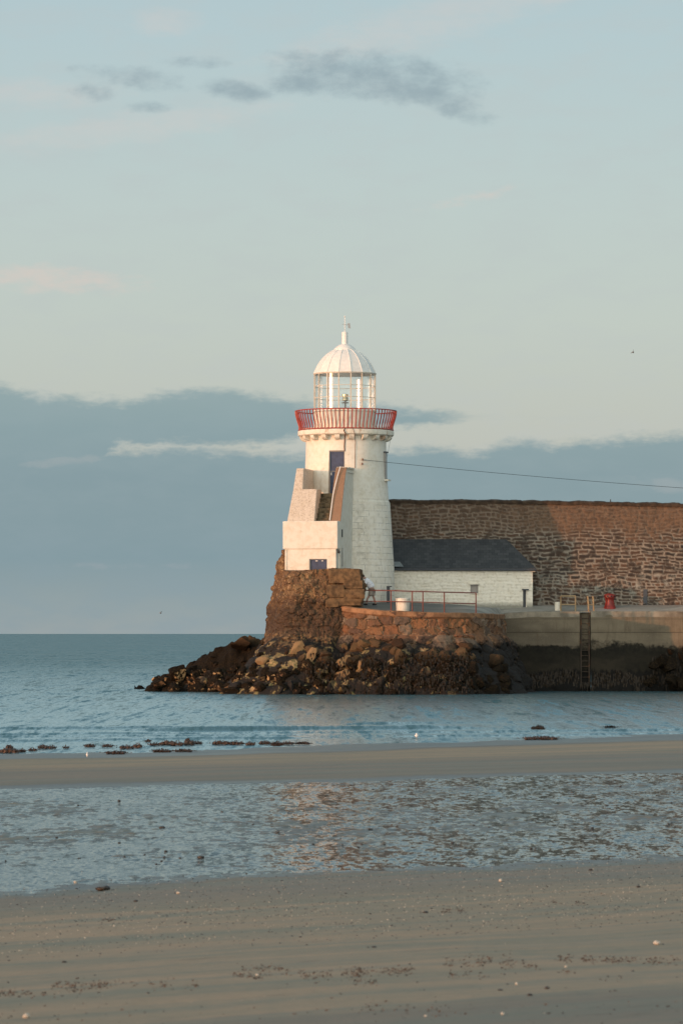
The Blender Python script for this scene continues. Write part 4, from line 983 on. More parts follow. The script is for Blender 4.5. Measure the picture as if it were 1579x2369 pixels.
# lamp inside
LM = (PX(798.3, 190), 190.0)
lm = MB(); lm.lathe([(0.04, LZ(1126)), (0.04, LZ(1045)), (0.19, LZ(1043)), (0.19, LZ(1034)), (0.05, LZ(1030)), (0.05, LZ(1018))], LM, 16)
lamp = lm.build('lamp', M['darksteel'], LH, smooth=True, sharp=30)
MB().lathe([(0.13, LZ(1018)), (0.165, LZ(1010)), (0.155, LZ(985)), (0.13, LZ(975)), (0.13, LZ(970)), (0.165, LZ(962)), (0.165, LZ(945)), (0.12, LZ(940))], LM, 20).build('lens', M['chrome'], lamp, smooth=True, sharp=40)
MB().lathe([(0.0, LZ(1090)), (0.05, LZ(1086)), (0.07, LZ(1075)), (0.05, LZ(1064)), (0.0, LZ(1060))], (PX(761.5, 189.3), 189.3), 12, cap0=False, cap1=False).build('white_float', M['whitem'], lamp, smooth=True)
# slit window far right
a = R(73); wz0, wz1 = TZ(1110), TZ(1049)
rr_ = 95.5 * KM; d_ = Vector((math.sin(a), -math.cos(a), 0))
rotW = Matrix.Rotation(a, 3, 'Z')
wn = MB().box(Vector((TC[0], TC[1], (wz0 + wz1) / 2)) + d_ * (rr_ - 0.03), (0.34, 0.12, wz1 - wz0), rotW).build('slit_window', M['glasspane'], LH)
ws = MB().box(Vector((TC[0], TC[1], wz0 - 0.05)) + d_ * (rr_ + 0.06), (0.46, 0.30, 0.09), rotW).build('sill', M['plain'], wn)
MB().box(Vector((TC[0], TC[1], wz1 + 0.03)) + d_ * (rr_ + 0.01), (0.42, 0.16, 0.07), rotW).build('lintel', M['darkdoor'], wn)
# conductor strap and cable runs down the face
def onT(px, py, out=0.03):
    z_ = TZ(py); r_ = float(np.interp(z_, [p[1] for p in pr], [p[0] for p in pr])) + out
    dx = PX(px, 190) - TC[0]; dx = max(-r_ * 0.99, min(r_ * 0.99, dx)); y_ = 190 - math.sqrt(r_ * r_ - dx * dx)
    dx = PX(px, y_) - TC[0]
    return (TC[0] + dx, 190 - math.sqrt(max(0, r_ * r_ - dx * dx)), PZ(py, y_))
def onS(px, py, r_px):
    r_ = r_px * KM; dx = PX(px, 190 - r_) - TC[0]; y_ = 190 - math.sqrt(r_ * r_ - dx * dx); return (TC[0] + dx, y_, PZ(py, y_))
M['rustcable'] = simple('rusty_cable', (0.17, 0.07, 0.04), 0.8)
MB().tube([onS(798, 990, 111), onS(795, 996, 113), onS(799, 1003, 113), onS(797.5, 1008, 112.5), onT(797, 1018), onT(796, 1034), onT(797, 1044)], 0.028, 6).build('conductor_strap', M['rustcable'], LH, smooth=True)
MB().tube([onS(816, 991, 112), onS(820, 1003, 112.8), onT(821.5, 1020), onT(821, 1050), onT(820.5, 1083)], 0.013, 5).build('downpipe', M['rustcable'], LH, smooth=True)
for px, py in ((836.5, 1063), (835.5, 1073)):
    q0 = Vector(onT(px, py, 0.0)); MB().box(q0 + Vector((0.05, -0.09, 0)), (0.07, 0.2, 0.09)).build('bracket', M['rustcable'], LH)
thin = [Vector(onS(903, 1020, 111.5)), P(899, 1035, 190.3), P(896, 1052, 190.3), P(894, 1062, 190.3)]
MB().tube(thin, 0.008, 4).build('stay_wire', M['sail'], LH)
# overhead cable to the shore
ca = Vector(onT(838, 1063.5, 0.12)); cb = P(1579, 1129, 196.0); dirv = cb - ca
pts = []
for i in range(41):
    t = i / 40 * 1.9; p = ca + dirv * t; p.z += -0.0 + 0.35 * (t - 1) * t * 0.9; pts.append(p)
tag(MB().tube(pts, 0.011, 5).build('overhead_cable', M['black'], smooth=True), 'thin black cable strung from the tower out to the right', 'cable')

# ------------------------------------------------------------------ stair house in front of the tower
TH = R(13)
SO = Vector((PX(717, 184.6), 184.6, 0))
rv_ = Vector((math.cos(TH), -math.sin(TH), 0)); bk = Vector((math.sin(TH), math.cos(TH), 0))
def L(s, t, z): return SO + rv_ * s + bk * t + Vector((0, 0, z))
SH = thing('stair_house', (SO.x, SO.y, 6.0), 'white block with blue doorway carrying walled steps up to the tower door', 'stair house')
zb = 5.0; zm = PZ(1270, 184.6); zt = PZ(1205.5, 184.6)
def lbox(mb, s0, s1, t0, t1, z0, z1): mb.hexa([L(s0, t0, z0), L(s1, t0, z0), L(s1, t1, z0), L(s0, t1, z0), L(s0, t0, z1), L(s1, t0, z1), L(s1, t1, z1), L(s0, t1, z1)]); return mb
# lower storey with door opening px 707-755
dS0 = (PX(714.5, 184.6) - SO.x) / math.cos(TH); dS1 = (PX(755.5, 184.6) - SO.x) / math.cos(TH); dzt = PZ(1293, 184.6)
lw = MB(); lbox(lw, -1.33, dS0, 0.05, 0.6, zb, zm); lbox(lw, dS1, 1.335, 0.05, 0.6, zb, zm); lbox(lw, dS0, dS1, 0.05, 0.6, dzt, zm); lbox(lw, dS0, dS1, 0.35, 0.6, zb, dzt)
lw.build('lower_wall', M['plain'], SH)
db = MB(); lbox(db, dS0 + 0.05, dS1 - 0.03, 0.16, 0.22, zb, dzt - 0.02); dob = db.build('door', M['blue'], SH)
dfm = MB(); lbox(dfm, dS0, dS0 + 0.05, 0.10, 0.2, zb, dzt); lbox(dfm, dS0 + 0.05, dS1, 0.10, 0.2, dzt - 0.03, dzt); dfm.build('frame', M['glasspane'], dob)
hg = MB(); lbox(hg, dS0 + 0.3, dS0 + 0.42, 0.14, 0.16, dzt - 0.12, dzt - 0.08); lbox(hg, dS0 + 0.62, dS0 + 0.70, 0.14, 0.16, dzt - 0.12, dzt - 0.08); hg.build('hinge', M['whitem'], dob)
up = MB(); lbox(up, -1.43, 1.43, 0.0, 0.62, zm, zt); up.build('parapet', M['plain'], SH, bevel=0.03)
tz = PZ(1084, 187.0)
# body under stairs
bd = MB(); lbox(bd, -1.30, 0.90, 0.60, 3.2, zb, PZ(1205, 185.3) - 0.1); bd.build('core', M['plain'], SH)
# right side wall: profile in (t, z)
RW = [(0.60, zb), (0.60, zt - 0.02), (0.80, zt + 0.45), (1.10, zt + 1.15), (1.45, zt + 1.90), (1.75, zt + 2.42), (1.98, tz - 0.06), (2.2, tz), (3.6, tz), (3.6, zb)]
sw = MB(); sw.prism([L(0.92, t, z) for t, z in RW], rv_ * 0.50); sw.build('right_wall', M['plain'], SH)
cpn = MB()
up_n = 0.05
for i in range(1, 7):
    (t0, z0), (t1, z1) = RW[i], RW[i + 1]
    dv = Vector((0, t1 - t0, z1 - z0)).normalized(); nt, nz_ = -dv.z * up_n, dv.y * up_n
    cpn.hexa([L(0.89, t0, z0 - 0.0), L(1.45, t0, z0), L(1.45, t1, z1), L(0.89, t1, z1), L(0.89, t0 + nt, z0 + nz_), L(1.45, t0 + nt, z0 + nz_), L(1.45, t1 + nt, z1 + nz_), L(0.89, t1 + nt, z1 + nz_)])
cpn.build('right_coping', M['roughcast'], SH)
cps = MB(); lbox(cps, 0.88, 1.50, 2.15, 3.62, tz - 0.02, tz + 0.06); lbox(cps, 0.90, 1.47, 2.2, 3.62, tz - 0.24, tz - 0.16); cps.build('cap_stone', M['plain'], SH, bevel=0.015)
# left side walls
lz = PZ(1131, 185.9)
LWl = [(0.60, zb), (0.60, zt - 0.02), (1.45, lz), (3.3, lz), (3.3, zb)]
a_ = MB(); a_.hexa([L(-1.36, 0.6, zb), L(0.08, 0.6, zb), L(0.0, 3.3, zb), L(-1.30, 3.3, zb), L(-1.36, 0.6, zt - 0.03), L(0.08, 0.6, zt - 0.03), L(0.0, 3.3, zt - 0.03), L(-1.30, 3.3, zt - 0.03)])
a_.build('left_base', M['plain'], SH)
b_ = MB(); b_.hexa([L(-1.36, 0.58, zt - 0.05), L(0.08, 0.58, zt - 0.05), L(0.02, 2.4, zt - 0.05), L(-1.22, 2.4, zt - 0.05), L(-1.22, 1.40, lz), L(0.02, 1.40, lz), L(0.02, 2.4, lz), L(-1.22, 2.4, lz)])
b_.build('left_coping', M['roughcast2'], SH, bevel=0.03)
c_ = MB(); c_.hexa([L(-1.22, 1.38, lz - 0.02), L(-0.72, 1.38, lz - 0.02), L(-0.72, 4.6, lz - 0.02), L(-1.22, 4.6, lz - 0.02), L(-1.16, 1.85, tz), L(-0.78, 1.85, tz), L(-0.78, 4.6, tz), L(-1.16, 4.6, tz)])
c_.build('left_wall', M['roughcast2'], SH, bevel=0.03)
stz = pr[i0][1]
M['step'] = simple('mossy_stone_step', (0.16, 0.125, 0.075), 0.9, var=0.35, scale=4)
nst = 7; hz = stz - 0.02; lo = zt - 0.35
for i in range(nst):
    zz1 = hz - i * (hz - lo) / nst; zz0 = zz1 - (hz - lo) / nst - 0.06; t0 = 2.25 - i * 0.24
    s_b = MB(); lbox(s_b, 0.0 + 0.004 * i, 0.925, t0, 4.2 if i == 0 else t0 + 0.32, zz0, zz1)
    s_b.build('step', M['step'], SH, bevel=0.02)
hr = [L(0.90, 0.62, zt + 0.02), L(0.95, 1.15, zt + 1.35), L(1.0, 1.3, zt + 1.72), L(1.08, 1.65, zt + 2.35), L(1.15, 1.95, tz + 0.03)]
hr = [p - bk * 0.10 + Vector((0, 0, 0.03)) for p in hr]
MB().tube(hr, 0.026, 6).build('handrail', M['whitem'], SH, smooth=True)
# things on the shaded side
sdw = MB(); lbox(sdw, 1.40, 1.44, 0.0 + 0.95, 1.15, PZ(1243, 185.5), PZ(1225, 185.5)); sdw.build('slit', M['black'], SH)
ll = MB(); c2 = L(1.46, 0.12, PZ(1277, 184.6)); ll.lathe([(0.0, c2.z - 0.09), (0.07, c2.z - 0.05), (0.08, c2.z + 0.02), (0.03, c2.z + 0.08), (0.0, c2.z + 0.1)], (c2.x, c2.y), 12, cap0=False, cap1=False)
ll.tube([L(1.34, 0.14, c2.z + 0.09), c2 + Vector((0, 0, 0.08))], 0.02, 6)
ll.build('wall_lamp', M['darksteel'], SH, smooth=True)
pp = MB(); pp.tube([L(1.45, 0.95, PZ(1310, 185.5)), L(1.45, 0.95, PZ(1268, 185.5))], 0.015, 5); pp.tube([L(1.45, 1.1, PZ(1310, 185.5)), L(1.45, 1.1, PZ(1268, 185.5))], 0.010, 5); pp.build('pipe', M['glasspane'], SH)
p2 = MB(); p2.tube([L(-1.24, 0.03, zb + 0.6), L(-1.24, 0.03, zm - 0.03)], 0.018, 6); p2.build('drain_pipe', M['plain'], SH)
# narrow dark cabinet against the tower foot
tag(MB().box((PX(897.5, 187.9), 187.9, PZ(1377.5, 187.9)), (0.17, 0.28, 0.88)).box((PX(899.5, 187.9), 187.9, PZ(1357, 187.9)), (0.27, 0.34, 0.05)).build('meter_cabinet', M['darkdoor'], bevel=0.008), 'narrow dark grey cabinet against the foot of the tower', 'cabinet')

# ------------------------------------------------------------------ red pipe railing, barrel
RR = thing('pipe_railing', (PX(970, 182.2), 182.2, 4.1), 'rusty red two bar pipe railing along the pier head edge', 'railing')
rp = [(838, 183.4, 1365.3, 1391), (904, 182.2, 1366.3, 1391.5), (953, 182.1, 1368, 1392.5), (977.5, 182.1, 1368.5, 1393), (1027, 182.35, 1370, 1395), (1100, 183.3, 1371.8, 1396.5)]
for px, Y, a, b in rp[1:]:
    q0 = P(px, a, Y); MB().tube([q0, (q0.x, q0.y, float(deckz(q0.x, Y)) - 0.05)], 0.030, 8).build('post', M['redrail'], RR, smooth=True)
MB().tube([P(px, a, Y) for px, Y, a, b in rp], 0.028, 8).build('top_rail', M['redrail'], RR, smooth=True)
MB().tube([P(px, b, Y) for px, Y, a, b in rp], 0.024, 8).build('lower_rail', M['redrail'], RR, smooth=True)
Yb = 182.25; bz = PZ(1417, Yb); cb_ = (PX(931.5, Yb), Yb + 0.35)
br = thing('white_barrel', (cb_[0], cb_[1], bz), 'white plastic barrel standing by the red pipe railing', 'barrel')
H_ = 0.70
MB().lathe([(0.315, bz), (0.325, bz + 0.02), (0.345, bz + H_ * 0.6), (0.352, bz + H_ * 0.9), (0.352, bz + H_ - 0.02)], cb_, 32).build('drum', M['barrel'], br, smooth=True, sharp=40)
MB().lathe([(0.362, bz + H_ - 0.05), (0.362, bz + H_), (0.30, bz + H_ + 0.03), (0.0, bz + H_ + 0.035)], cb_, 32, cap1=False).build('lid', M['barrel'], br, smooth=True, sharp=40)

# ------------------------------------------------------------------ shore rocks
def rock_mesh(seed, sub=3, ang=0.5):
    bm = bmesh.new(); bmesh.ops.create_icosphere(bm, subdivisions=sub, radius=1.0)
    r_ = random.Random(seed)
    planes = [(Vector((r_.gauss(0, 1), r_.gauss(0, 1), r_.gauss(0, 1))).normalized(), r_.uniform(0.5, 0.85)) for _ in range(12)]
    for v_ in bm.verts:
        p = v_.co.copy()
        for n_, d_ in planes:
            e_ = p.dot(n_) - d_
            if e_ > 0: p -= n_ * e_ * 0.97
        p *= 1 + 0.16 * mnoise.noise(p * 1.6 + Vector((seed * 3.1, 0, 0))) + 0.07 * mnoise.noise(p * 4.5 + Vector((0, seed, 0)))
        v_.co = p
    me = bpy.data.meshes.new('rock'); bm.to_mesh(me); bm.free()
    me.polygons.foreach_set('use_smooth', [True] * len(me.polygons))
    me.set_sharp_from_angle(angle=R(24)); me.materials.append(M['rock']); return me
RM = [rock_mesh(i) for i in range(9)]
RIDX = [PX(p, 190) for p in (330, 345, 362, 388, 407, 424, 449, 477, 519, 545, 573, 600, 640, 700)]
RIDZ = [-0.6, 0.15, 0.50, 0.75, 1.0, 1.2, 1.6, 2.05, 2.4, 2.6, 2.7, 2.8, 2.9, 2.9]
def ridz(x): return np.interp(x, RIDX, RIDZ)
gx = np.arange(-11.2, -0.5, 0.10); gy = np.arange(179, 200, 0.12)
GX, GY = np.meshgrid(gx, gy)
yr_ = np.interp(GX, [-11, -5, -3], [191.0, 189.5, 188.0]); yw = np.interp(GX, [-11, -8, -5, -3, 0], [189.4, 187.9, 185.6, 181.5, 179.5])
tf = np.where(GY < yr_, (GY - yw) / (yr_ - yw), 1 - (GY - yr_) / 6.0)
GZ = ridz(GX) * np.clip(tf, -1, 1) ** 1 * 1.0
GZ = np.where(tf < 0, tf * 1.5, GZ - 0.15) + (fbm(GX * 0.9, GY * 0.9, seed=90) - 0.5) * 0.5 + (fbm(GX * 3.5, GY * 3.5, seed=91) - 0.5) * 0.30
_, ge, gra, grb = voro(GX / 0.55, GY / 0.6, 95)
GZ = GZ + sstep(0, 0.25, ge) * 0.16 * grb
hd = npmesh('rocky_ground', np.stack([GX, GY, GZ], -1).reshape(-1, 3), gridfaces(len(gy), len(gx)), M['rock'])
tag(hd, 'low weed covered rock point running out into the sea', 'rocks', kind='structure')
def ground_rocks(x, y):
    i = np.clip(np.searchsorted(gx, x), 0, len(gx) - 1); j = np.clip(np.searchsorted(gy, y), 0, len(gy) - 1); return float(GZ[j, i])
rr2 = random.Random(5)
def put_rock(loc, sz, label, group, flat=0.7):
    o = bpy.data.objects.new('boulder', rr2.choice(RM)); COL.objects.link(o)
    o.location = loc; s = sz / 2
    o.scale = (s * rr2.uniform(0.85, 1.25), s * rr2.uniform(0.8, 1.1), s * flat * rr2.uniform(0.8, 1.25)); o.rotation_euler = (rr2.uniform(-0.5, 0.5), rr2.uniform(-0.5, 0.5), rr2.uniform(0, 6.28))
    return tag(o, label, 'boulder', group)
# named boulders of the point
for (px, py, w_, h_, Y, lab) in [(392, 0, 0, 0, 0, '')][:0]: pass
put_rock(P(407, 1557, 188.8), 0.95, 'dark pointed boulder standing near the seaward tip of the rocks', None, 1.1)
put_rock(P(370, 1583, 188.2), 1.0, 'low tan boulder at the outermost tip of the rocks', None, 0.55)
put_rock(P(560, 1487, 188.6), 1.35, 'big smooth brown boulder on top of the rock ridge beside the wall', None, 0.62)
put_rock(P(621, 1583, 184.2), 0.75, 'greenish boulder at the waterline below the brown wall', None, 0.9)
from mathutils.bvhtree import BVHTree
def bvh(o):
    off = worldloc(o); me = o.data
    return BVHTree.FromPolygons([v_.co + off for v_ in me.vertices], [tuple(p.vertices) for p in me.polygons])
TREES = [bvh(o) for o in (stub_face, apron_face, hd)]
def hit(px, py):
    a = Vector((0, 0, 3.0)); d = (P(px, py, 180.0) - a).normalized(); best = None
    for t in TREES:
        h = t.ray_cast(a, d)
        if h[0] is not None and (best is None or h[3] < best[3]): best = h
    return best
n_ = 0
while n_ < 135:
    px = rr2.uniform(352, 690); top = float(np.interp(px, [345, 407, 477, 545, 600, 690], [1580, 1545, 1518, 1484, 1486, 1500]))
    h = hit(px, rr2.uniform(top, 1604))
    if h is None or h[0].z < -0.1: continue
    low = 1 - min(1, h[0].z / 2.4)
    if low < 0.5 and rr2.random() < 0.45: continue
    sz = rr2.choice((0.3, 0.4, 0.5, 0.65, 0.85)) * (0.45 + 0.95 * low)
    put_rock(h[0] - Vector((0, -0.05, 0)), sz, 'rough weedy boulder among the tumbled rocks of the low point', 'boulders tumbled on the rock point'); n_ += 1
n_ = 0
while n_ < 115:
    px = rr2.uniform(680, 1185); top = float(np.interp(px, [680, 770, 900, 1120, 1185], [1500, 1495, 1482, 1495, 1560]))
    h = hit(px, top + (1608 - top) * rr2.random())
    if h is None or h[0].z < -0.1: continue
    sz = rr2.choice((0.5, 0.65, 0.8, 1.0, 1.2)) * (0.85 if h[0].z < 1.0 else 1.0)
    put_rock(h[0] + Vector((0, 0.12, 0)), sz, 'rounded weedy boulder in the pile at the foot of the pier head', 'boulders piled under the pier head', 0.8); n_ += 1
gold = bpy.data.meshes.new('x'); bpy.data.meshes.remove(gold)
M['gold'] = stone_mat('golden_barnacled_rock', [(0.25, 0.155, 0.07), (0.19, 0.115, 0.05), (0.31, 0.20, 0.10)], mortar_amt=0.0, tide=0.75)
GM = []
GL = {(716, 1524): 'tallest golden slab leaning against the foot of the brown wall end', (690, 1502): 'golden boulder highest up at the left foot of the brown wall end', (735, 1560): 'golden boulder just below the tallest golden slab', (800, 1535): 'broad golden boulder below where brown wall meets orange wall', (838, 1545): 'narrow golden boulder under the bending person', (795, 1570): 'broad golden boulder halfway down below the wall joint', (835, 1590): 'golden boulder at the water below the bending person', (765, 1592): 'golden boulder at the water below the blue doorway side wall', (880, 1580): 'small flat golden boulder left below the white barrel', (920, 1592): 'narrow golden boulder at the water straight below the white barrel', (945, 1590): 'slim golden boulder just right of the one below the barrel', (978, 1568): 'upright golden boulder standing alone in black weed right of the barrel', (1026, 1592): 'rightmost golden boulder at the water in the black weed', (640, 1600): 'wide low golden boulder at the water below the left wall edge', (610, 1530): 'flat golden boulder on the slope left of the brown wall foot', (470, 1580): 'golden boulder low in the left third of the rock point', (440, 1590): 'golden boulder nearest the seaward tip of the rocks', (545, 1590): 'golden boulder at the water midway along the rock point', (675, 1592): 'small upright golden boulder at the water below the white block'}
for me_ in RM[:4]:
    m2 = me_.copy(); m2.materials.clear(); m2.materials.append(M['gold']); GM.append(m2)
for (px, py, w_, h_) in ((716, 1524, 24, 60), (690, 1502, 30, 40), (735, 1560, 26, 44), (800, 1535, 46, 36), (838, 1545, 26, 40), (795, 1570, 50, 40), (835, 1590, 34, 34), (765, 1592, 30, 34), (880, 1580, 40, 24), (920, 1592, 24, 40), (945, 1590, 18, 32), (978, 1568, 26, 50), (1026, 1592, 22, 32), (640, 1600, 44, 22), (610, 1530, 40, 22), (470, 1580, 38, 26), (440, 1590, 30, 24), (545, 1590, 34, 22), (675, 1592, 16, 34)):
    h = hit(px, min(py, 1600))
    if h is None: continue
    o = bpy.data.objects.new('boulder', rr2.choice(GM)); COL.objects.link(o); k2 = h[0].y / F
    o.location = h[0] + Vector((0, 0.08, 0)); o.scale = (w_ * k2 * 0.56, 0.35, h_ * k2 * 0.56); o.rotation_euler = (0, rr2.uniform(-0.5, 0.5), rr2.uniform(-0.4, 0.4))
    tag(o, GL[(px, py)], 'boulder', 'golden boulders bare of weed')
# rocks at far right foot of the quay
n_ = 0
while n_ < 26:
    px = rr2.uniform(1492, 1690); top = float(np.interp(px, [1492, 1530, 1579, 1700], [1.0, 2.2, 2.6, 2.8])); z = rr2.uniform(0.0, top)
    y = 189.2 - 1.1 * (1 - z / 3.0) + 0.3
    o = put_rock((PX(px, y), y, z), rr2.choice((0.5, 0.7, 0.9, 1.1)), 'black weed covered boulder heaped against the right end of the quay', 'boulders against the quay', 0.85); n_ += 1

# hanging seaweed (uncountable)
def weed_strands(name, pts, label, lmin=0.15, lmax=0.45, w=0.05):
    V, Fq = [], []
    for (x, y, z, nx, ny) in pts:
        l_ = random.uniform(lmin, lmax); ww = random.uniform(w * 0.5, w * 1.3); a = random.uniform(-0.5, 0.5)
        tx, ty = -ny, nx; b0 = len(V)
        for j in range(4):
            t = j / 3; wj = ww * (1 - 0.75 * t) * (1.0 if j else 0.6); o_ = 0.06 + 0.05 * math.sin(t * 3 + a * 5)
            cx_, cy_, cz_ = x + nx * o_ + tx * a * 0.3 * t * l_, y + ny * o_ + ty * a * 0.3 * t * l_, z - l_ * t
            V.append((cx_ - tx * wj, cy_ - ty * wj, cz_)); V.append((cx_ + tx * wj, cy_ + ty * wj, cz_))
            if j: q_ = b0 + j * 2; Fq.append((q_ - 2, q_ - 1, q_ + 1, q_))
    o = npmesh(name, V, Fq, M['weed'], smooth=False); return tag(o, label, 'seaweed', kind='stuff')
pts = []
for _ in range(1900):
    px = random.uniform(660, 1200)
    Yt = float(np.interp(px, [640, 700, 773, 904, 1027, 1080, 1110, 1150, 1200], [183.0, 181.3, 180.7, 180.2, 180.4, 181.0, 182.0, 184.8, 188.5]))
    dens = float(np.interp(px, [640, 850, 1000, 1100], [0.15, 0.35, 0.8, 1.0]))
    if random.random() > dens: continue
    t = random.random(); z = 0.2 + 1.9 * t; y = Yt - 1.75 * (1 - t) - 0.12
    pts.append((PX(px, y), y, z, random.uniform(-0.3, 0.3), -1.0))
for _ in range(1500):
    x = random.uniform(-9.5, -2.5); y0 = float(np.interp(x, [-11, -8, -5, -3, 0], [189.4, 187.9, 185.6, 181.5, 179.5])); y = y0 + random.uniform(0, 4.0); z = ground_rocks(x, y)
    if 0.25 < z < 1.0: pts.append((x, y, z + 0.12, random.uniform(-0.4, 0.4), -0.9))
weed_strands('rock_seaweed', pts, 'black bladder wrack draped over the rocks below the pier head', 0.10, 0.26)
pts = []
for _ in range(1500):
    x = random.uniform(X0 + 0.3, 24); yq = 189.85 if x < XC else 190 - (x - XC) * 3.8 / (XE - XC) - 0.15
    z = random.uniform(0.15, 0.85) + 0.35 * float(vn(np.array(x * 1.1), np.array(0.0), seed=3)) + (1.0 if x > 16.2 and random.random() < 0.7 else 0)
    if LX0 - 0.1 < x < LX1 + 0.1 and z > 0.5: continue
    pts.append((x, yq - 0.25 * max(0, 1.0 - z), z, random.uniform(-0.2, 0.2), -1.0))
weed_strands('quay_seaweed', pts, 'black weed fringe hanging along the foot of the quay wall', 0.2, 0.6, 0.045)

# ------------------------------------------------------------------ weed clumps on the shore
def clump_mesh(seed, w_, h_, d_, matl):
    """ragged heap of small fronds over a lumpy core"""
    r_ = random.Random(seed); mb = MB()
    nlob = max(2, int(w_ / (h_ * 0.9)))
    for i in range(nlob):
        cx_ = (-0.5 + (i + 0.5) / nlob) * w_ * 0.8; hh = h_ * r_.uniform(0.55, 1.0)
        bm = bmesh.new(); bmesh.ops.create_icosphere(bm, subdivisions=2, radius=1.0); b0 = len(mb.v)
        for v_ in bm.verts:
            p = v_.co * (1 + 0.5 * mnoise.noise(v_.co * 2.3 + Vector((seed + i * 3.3, 0, 0))))
            mb.v.append((cx_ + p.x * w_ / nlob * 0.75, p.y * d_ * 0.5, max(-0.02, p.z * hh * 0.75 + 0.1 * hh)))
        for f_ in bm.faces: mb.f.append(tuple(b0 + q.index for q in f_.verts))
        bm.free()
    for i in range(int(26 * nlob)):
        x_ = r_.gauss(0, 0.30) * w_; y_ = r_.gauss(0, 0.3) * d_; z_ = h_ * r_.uniform(0.0, 0.85) * max(0.1, 1 - (2 * x_ / w_) ** 2 * 0.8)
        l_ = r_.uniform(0.02, 0.05); a = r_.uniform(0, 6.28); b_ = r_.uniform(-0.3, 1.0)
        d1 = Vector((math.cos(a), math.sin(a), b_)) * l_; d2 = Vector((-math.sin(a), math.cos(a), 0.3)) * l_ * 0.35
        p = Vector((x_, y_, z_)); mb.poly([p, p + d1 * 0.6 + d2, p + d1 * 1.1, p + d1 * 0.6 - d2])
    return mb
def clump(px, py, wpx, hpx, label=None, matk='weedbrown', seed=0, group=None):
    z = -0.02 if py < 1735 else 0.0
    base_ = PG(px, py + hpx * 0.35, 0.0); S = base_.y / F
    gz = max(0.0, float(beach_z(np.array(base_.x), np.array(base_.y))))
    base_ = PG(px, py + hpx * 0.35, gz)
    mb = clump_mesh(seed, wpx * S, hpx * S * 0.9, max(0.35, wpx * S * 0.4), M[matk])
    mb.v = [(x + base_.x, y + base_.y, z_ + base_.z + 0.03) for x, y, z_ in mb.v]
    o = mb.build('seaweed_clump', M[matk], smooth=False, recalc=False)
    o_loc = base_.copy(); o.data.transform(Matrix.Translation(-o_loc)); o.location = o_loc
    return tag(o, label or 'small heap of brown seaweed stranded along the waterline', 'seaweed', group or (None if label else 'seaweed heaps along the waterline'))
cl = [(20, 1738, 44, 12), (22, 1731, 14, 10), (98, 1729, 16, 10), (76, 1736, 18, 6), (52, 1739, 16, 5), (117, 1731, 26, 6), (153, 1731, 11, 5), (208, 1727, 22, 6), (249, 1728, 24, 4), (293, 1730, 30, 8), (318, 1727, 18, 10), (343, 1716, 13, 4), (358, 1724, 22, 5), (386, 1720, 34, 12), (410, 1722, 26, 9), (455, 1720, 24, 7), (510, 1720, 36, 9), (545, 1720, 34, 9), (579, 1722, 20, 7), (612, 1720, 24, 7), (640, 1721, 26, 6), (268, 1743, 44, 6), (375, 1739, 42, 6), (425, 1739, 40, 4), (665, 1722, 30, 4), (700, 1722, 34, 3), (640, 1727, 20, 2)]
for i, c in enumerate(cl): clump(c[0], c[1], c[2] * 1.15, c[3] * 1.1, seed=i + 1)
clump(437, 1718, 22, 18, 'tallest heap of brown seaweed in the stranded row along the waterline', seed=77)
clump(1250, 1709, 92, 8, 'long mound of brown seaweed lying on the right side of the beach', seed=81)
clump(1243, 1684, 32, 10, 'dark weedy rock breaking the shallow sea near the right shore', 'weed', seed=82)
clump(1410, 1684, 30, 3, 'low black weed patch awash in the shallows at the far right', 'weed', seed=83)

# ------------------------------------------------------------------ pebbles, shells
def peb_mesh(seed, matl, name='pebble'):
    bm = bmesh.new(); bmesh.ops.create_icosphere(bm, subdivisions=2, radius=1.0)
    for v_ in bm.verts: v_.co *= 1 + 0.35 * mnoise.noise(v_.co * 1.3 + Vector((seed * 5.1, 0, 0)))
    me = bpy.data.meshes.new(name); bm.to_mesh(me); bm.free(); me.polygons.foreach_set('use_smooth', [True] * len(me.polygons)); me.materials.append(matl); return me
PM = [peb_mesh(i, M['pebble']) for i in range(5)]; SM = [peb_mesh(i + 20, M['shell'], 'shell') for i in range(3)]; BM_ = [peb_mesh(i + 40, M['stonebrown']) for i in range(3)]
def gpoint(px, py):
    z = 0.2
    for _ in range(12):
        p = PG(px, py, z); z = 0.6 * max(float(beach_z(np.array(p.x), np.array(p.y))), 0.0) + 0.4 * z
    return PG(px, py, z)
def peb(name, meshes, px, py, wpx, hpx, label, cat, group=None, embed=0.2):
    p = gpoint(px, py); S = p.y / F
    o = bpy.data.objects.new(name, rr2.choice(meshes)); COL.objects.link(o)
    o.location = (p.x, p.y, p.z + hpx * S * 0.5 * (1 - embed)); w_ = wpx * S / 2
    o.scale = (w_, w_ * 0.8, hpx * S / 2); o.rotation_euler = (0, 0, rr2.uniform(-0.4, 0.4)); return tag(o, label, cat, group)
peb('stone', BM_, 232, 2061, 22, 10, 'largest brown stone lying on the sand near the runnel edge', 'stone', embed=0.1)
peb('stone', PM, 246, 2059, 18, 11, 'black stone touching the largest brown stone on the sand', 'stone', embed=0.1)
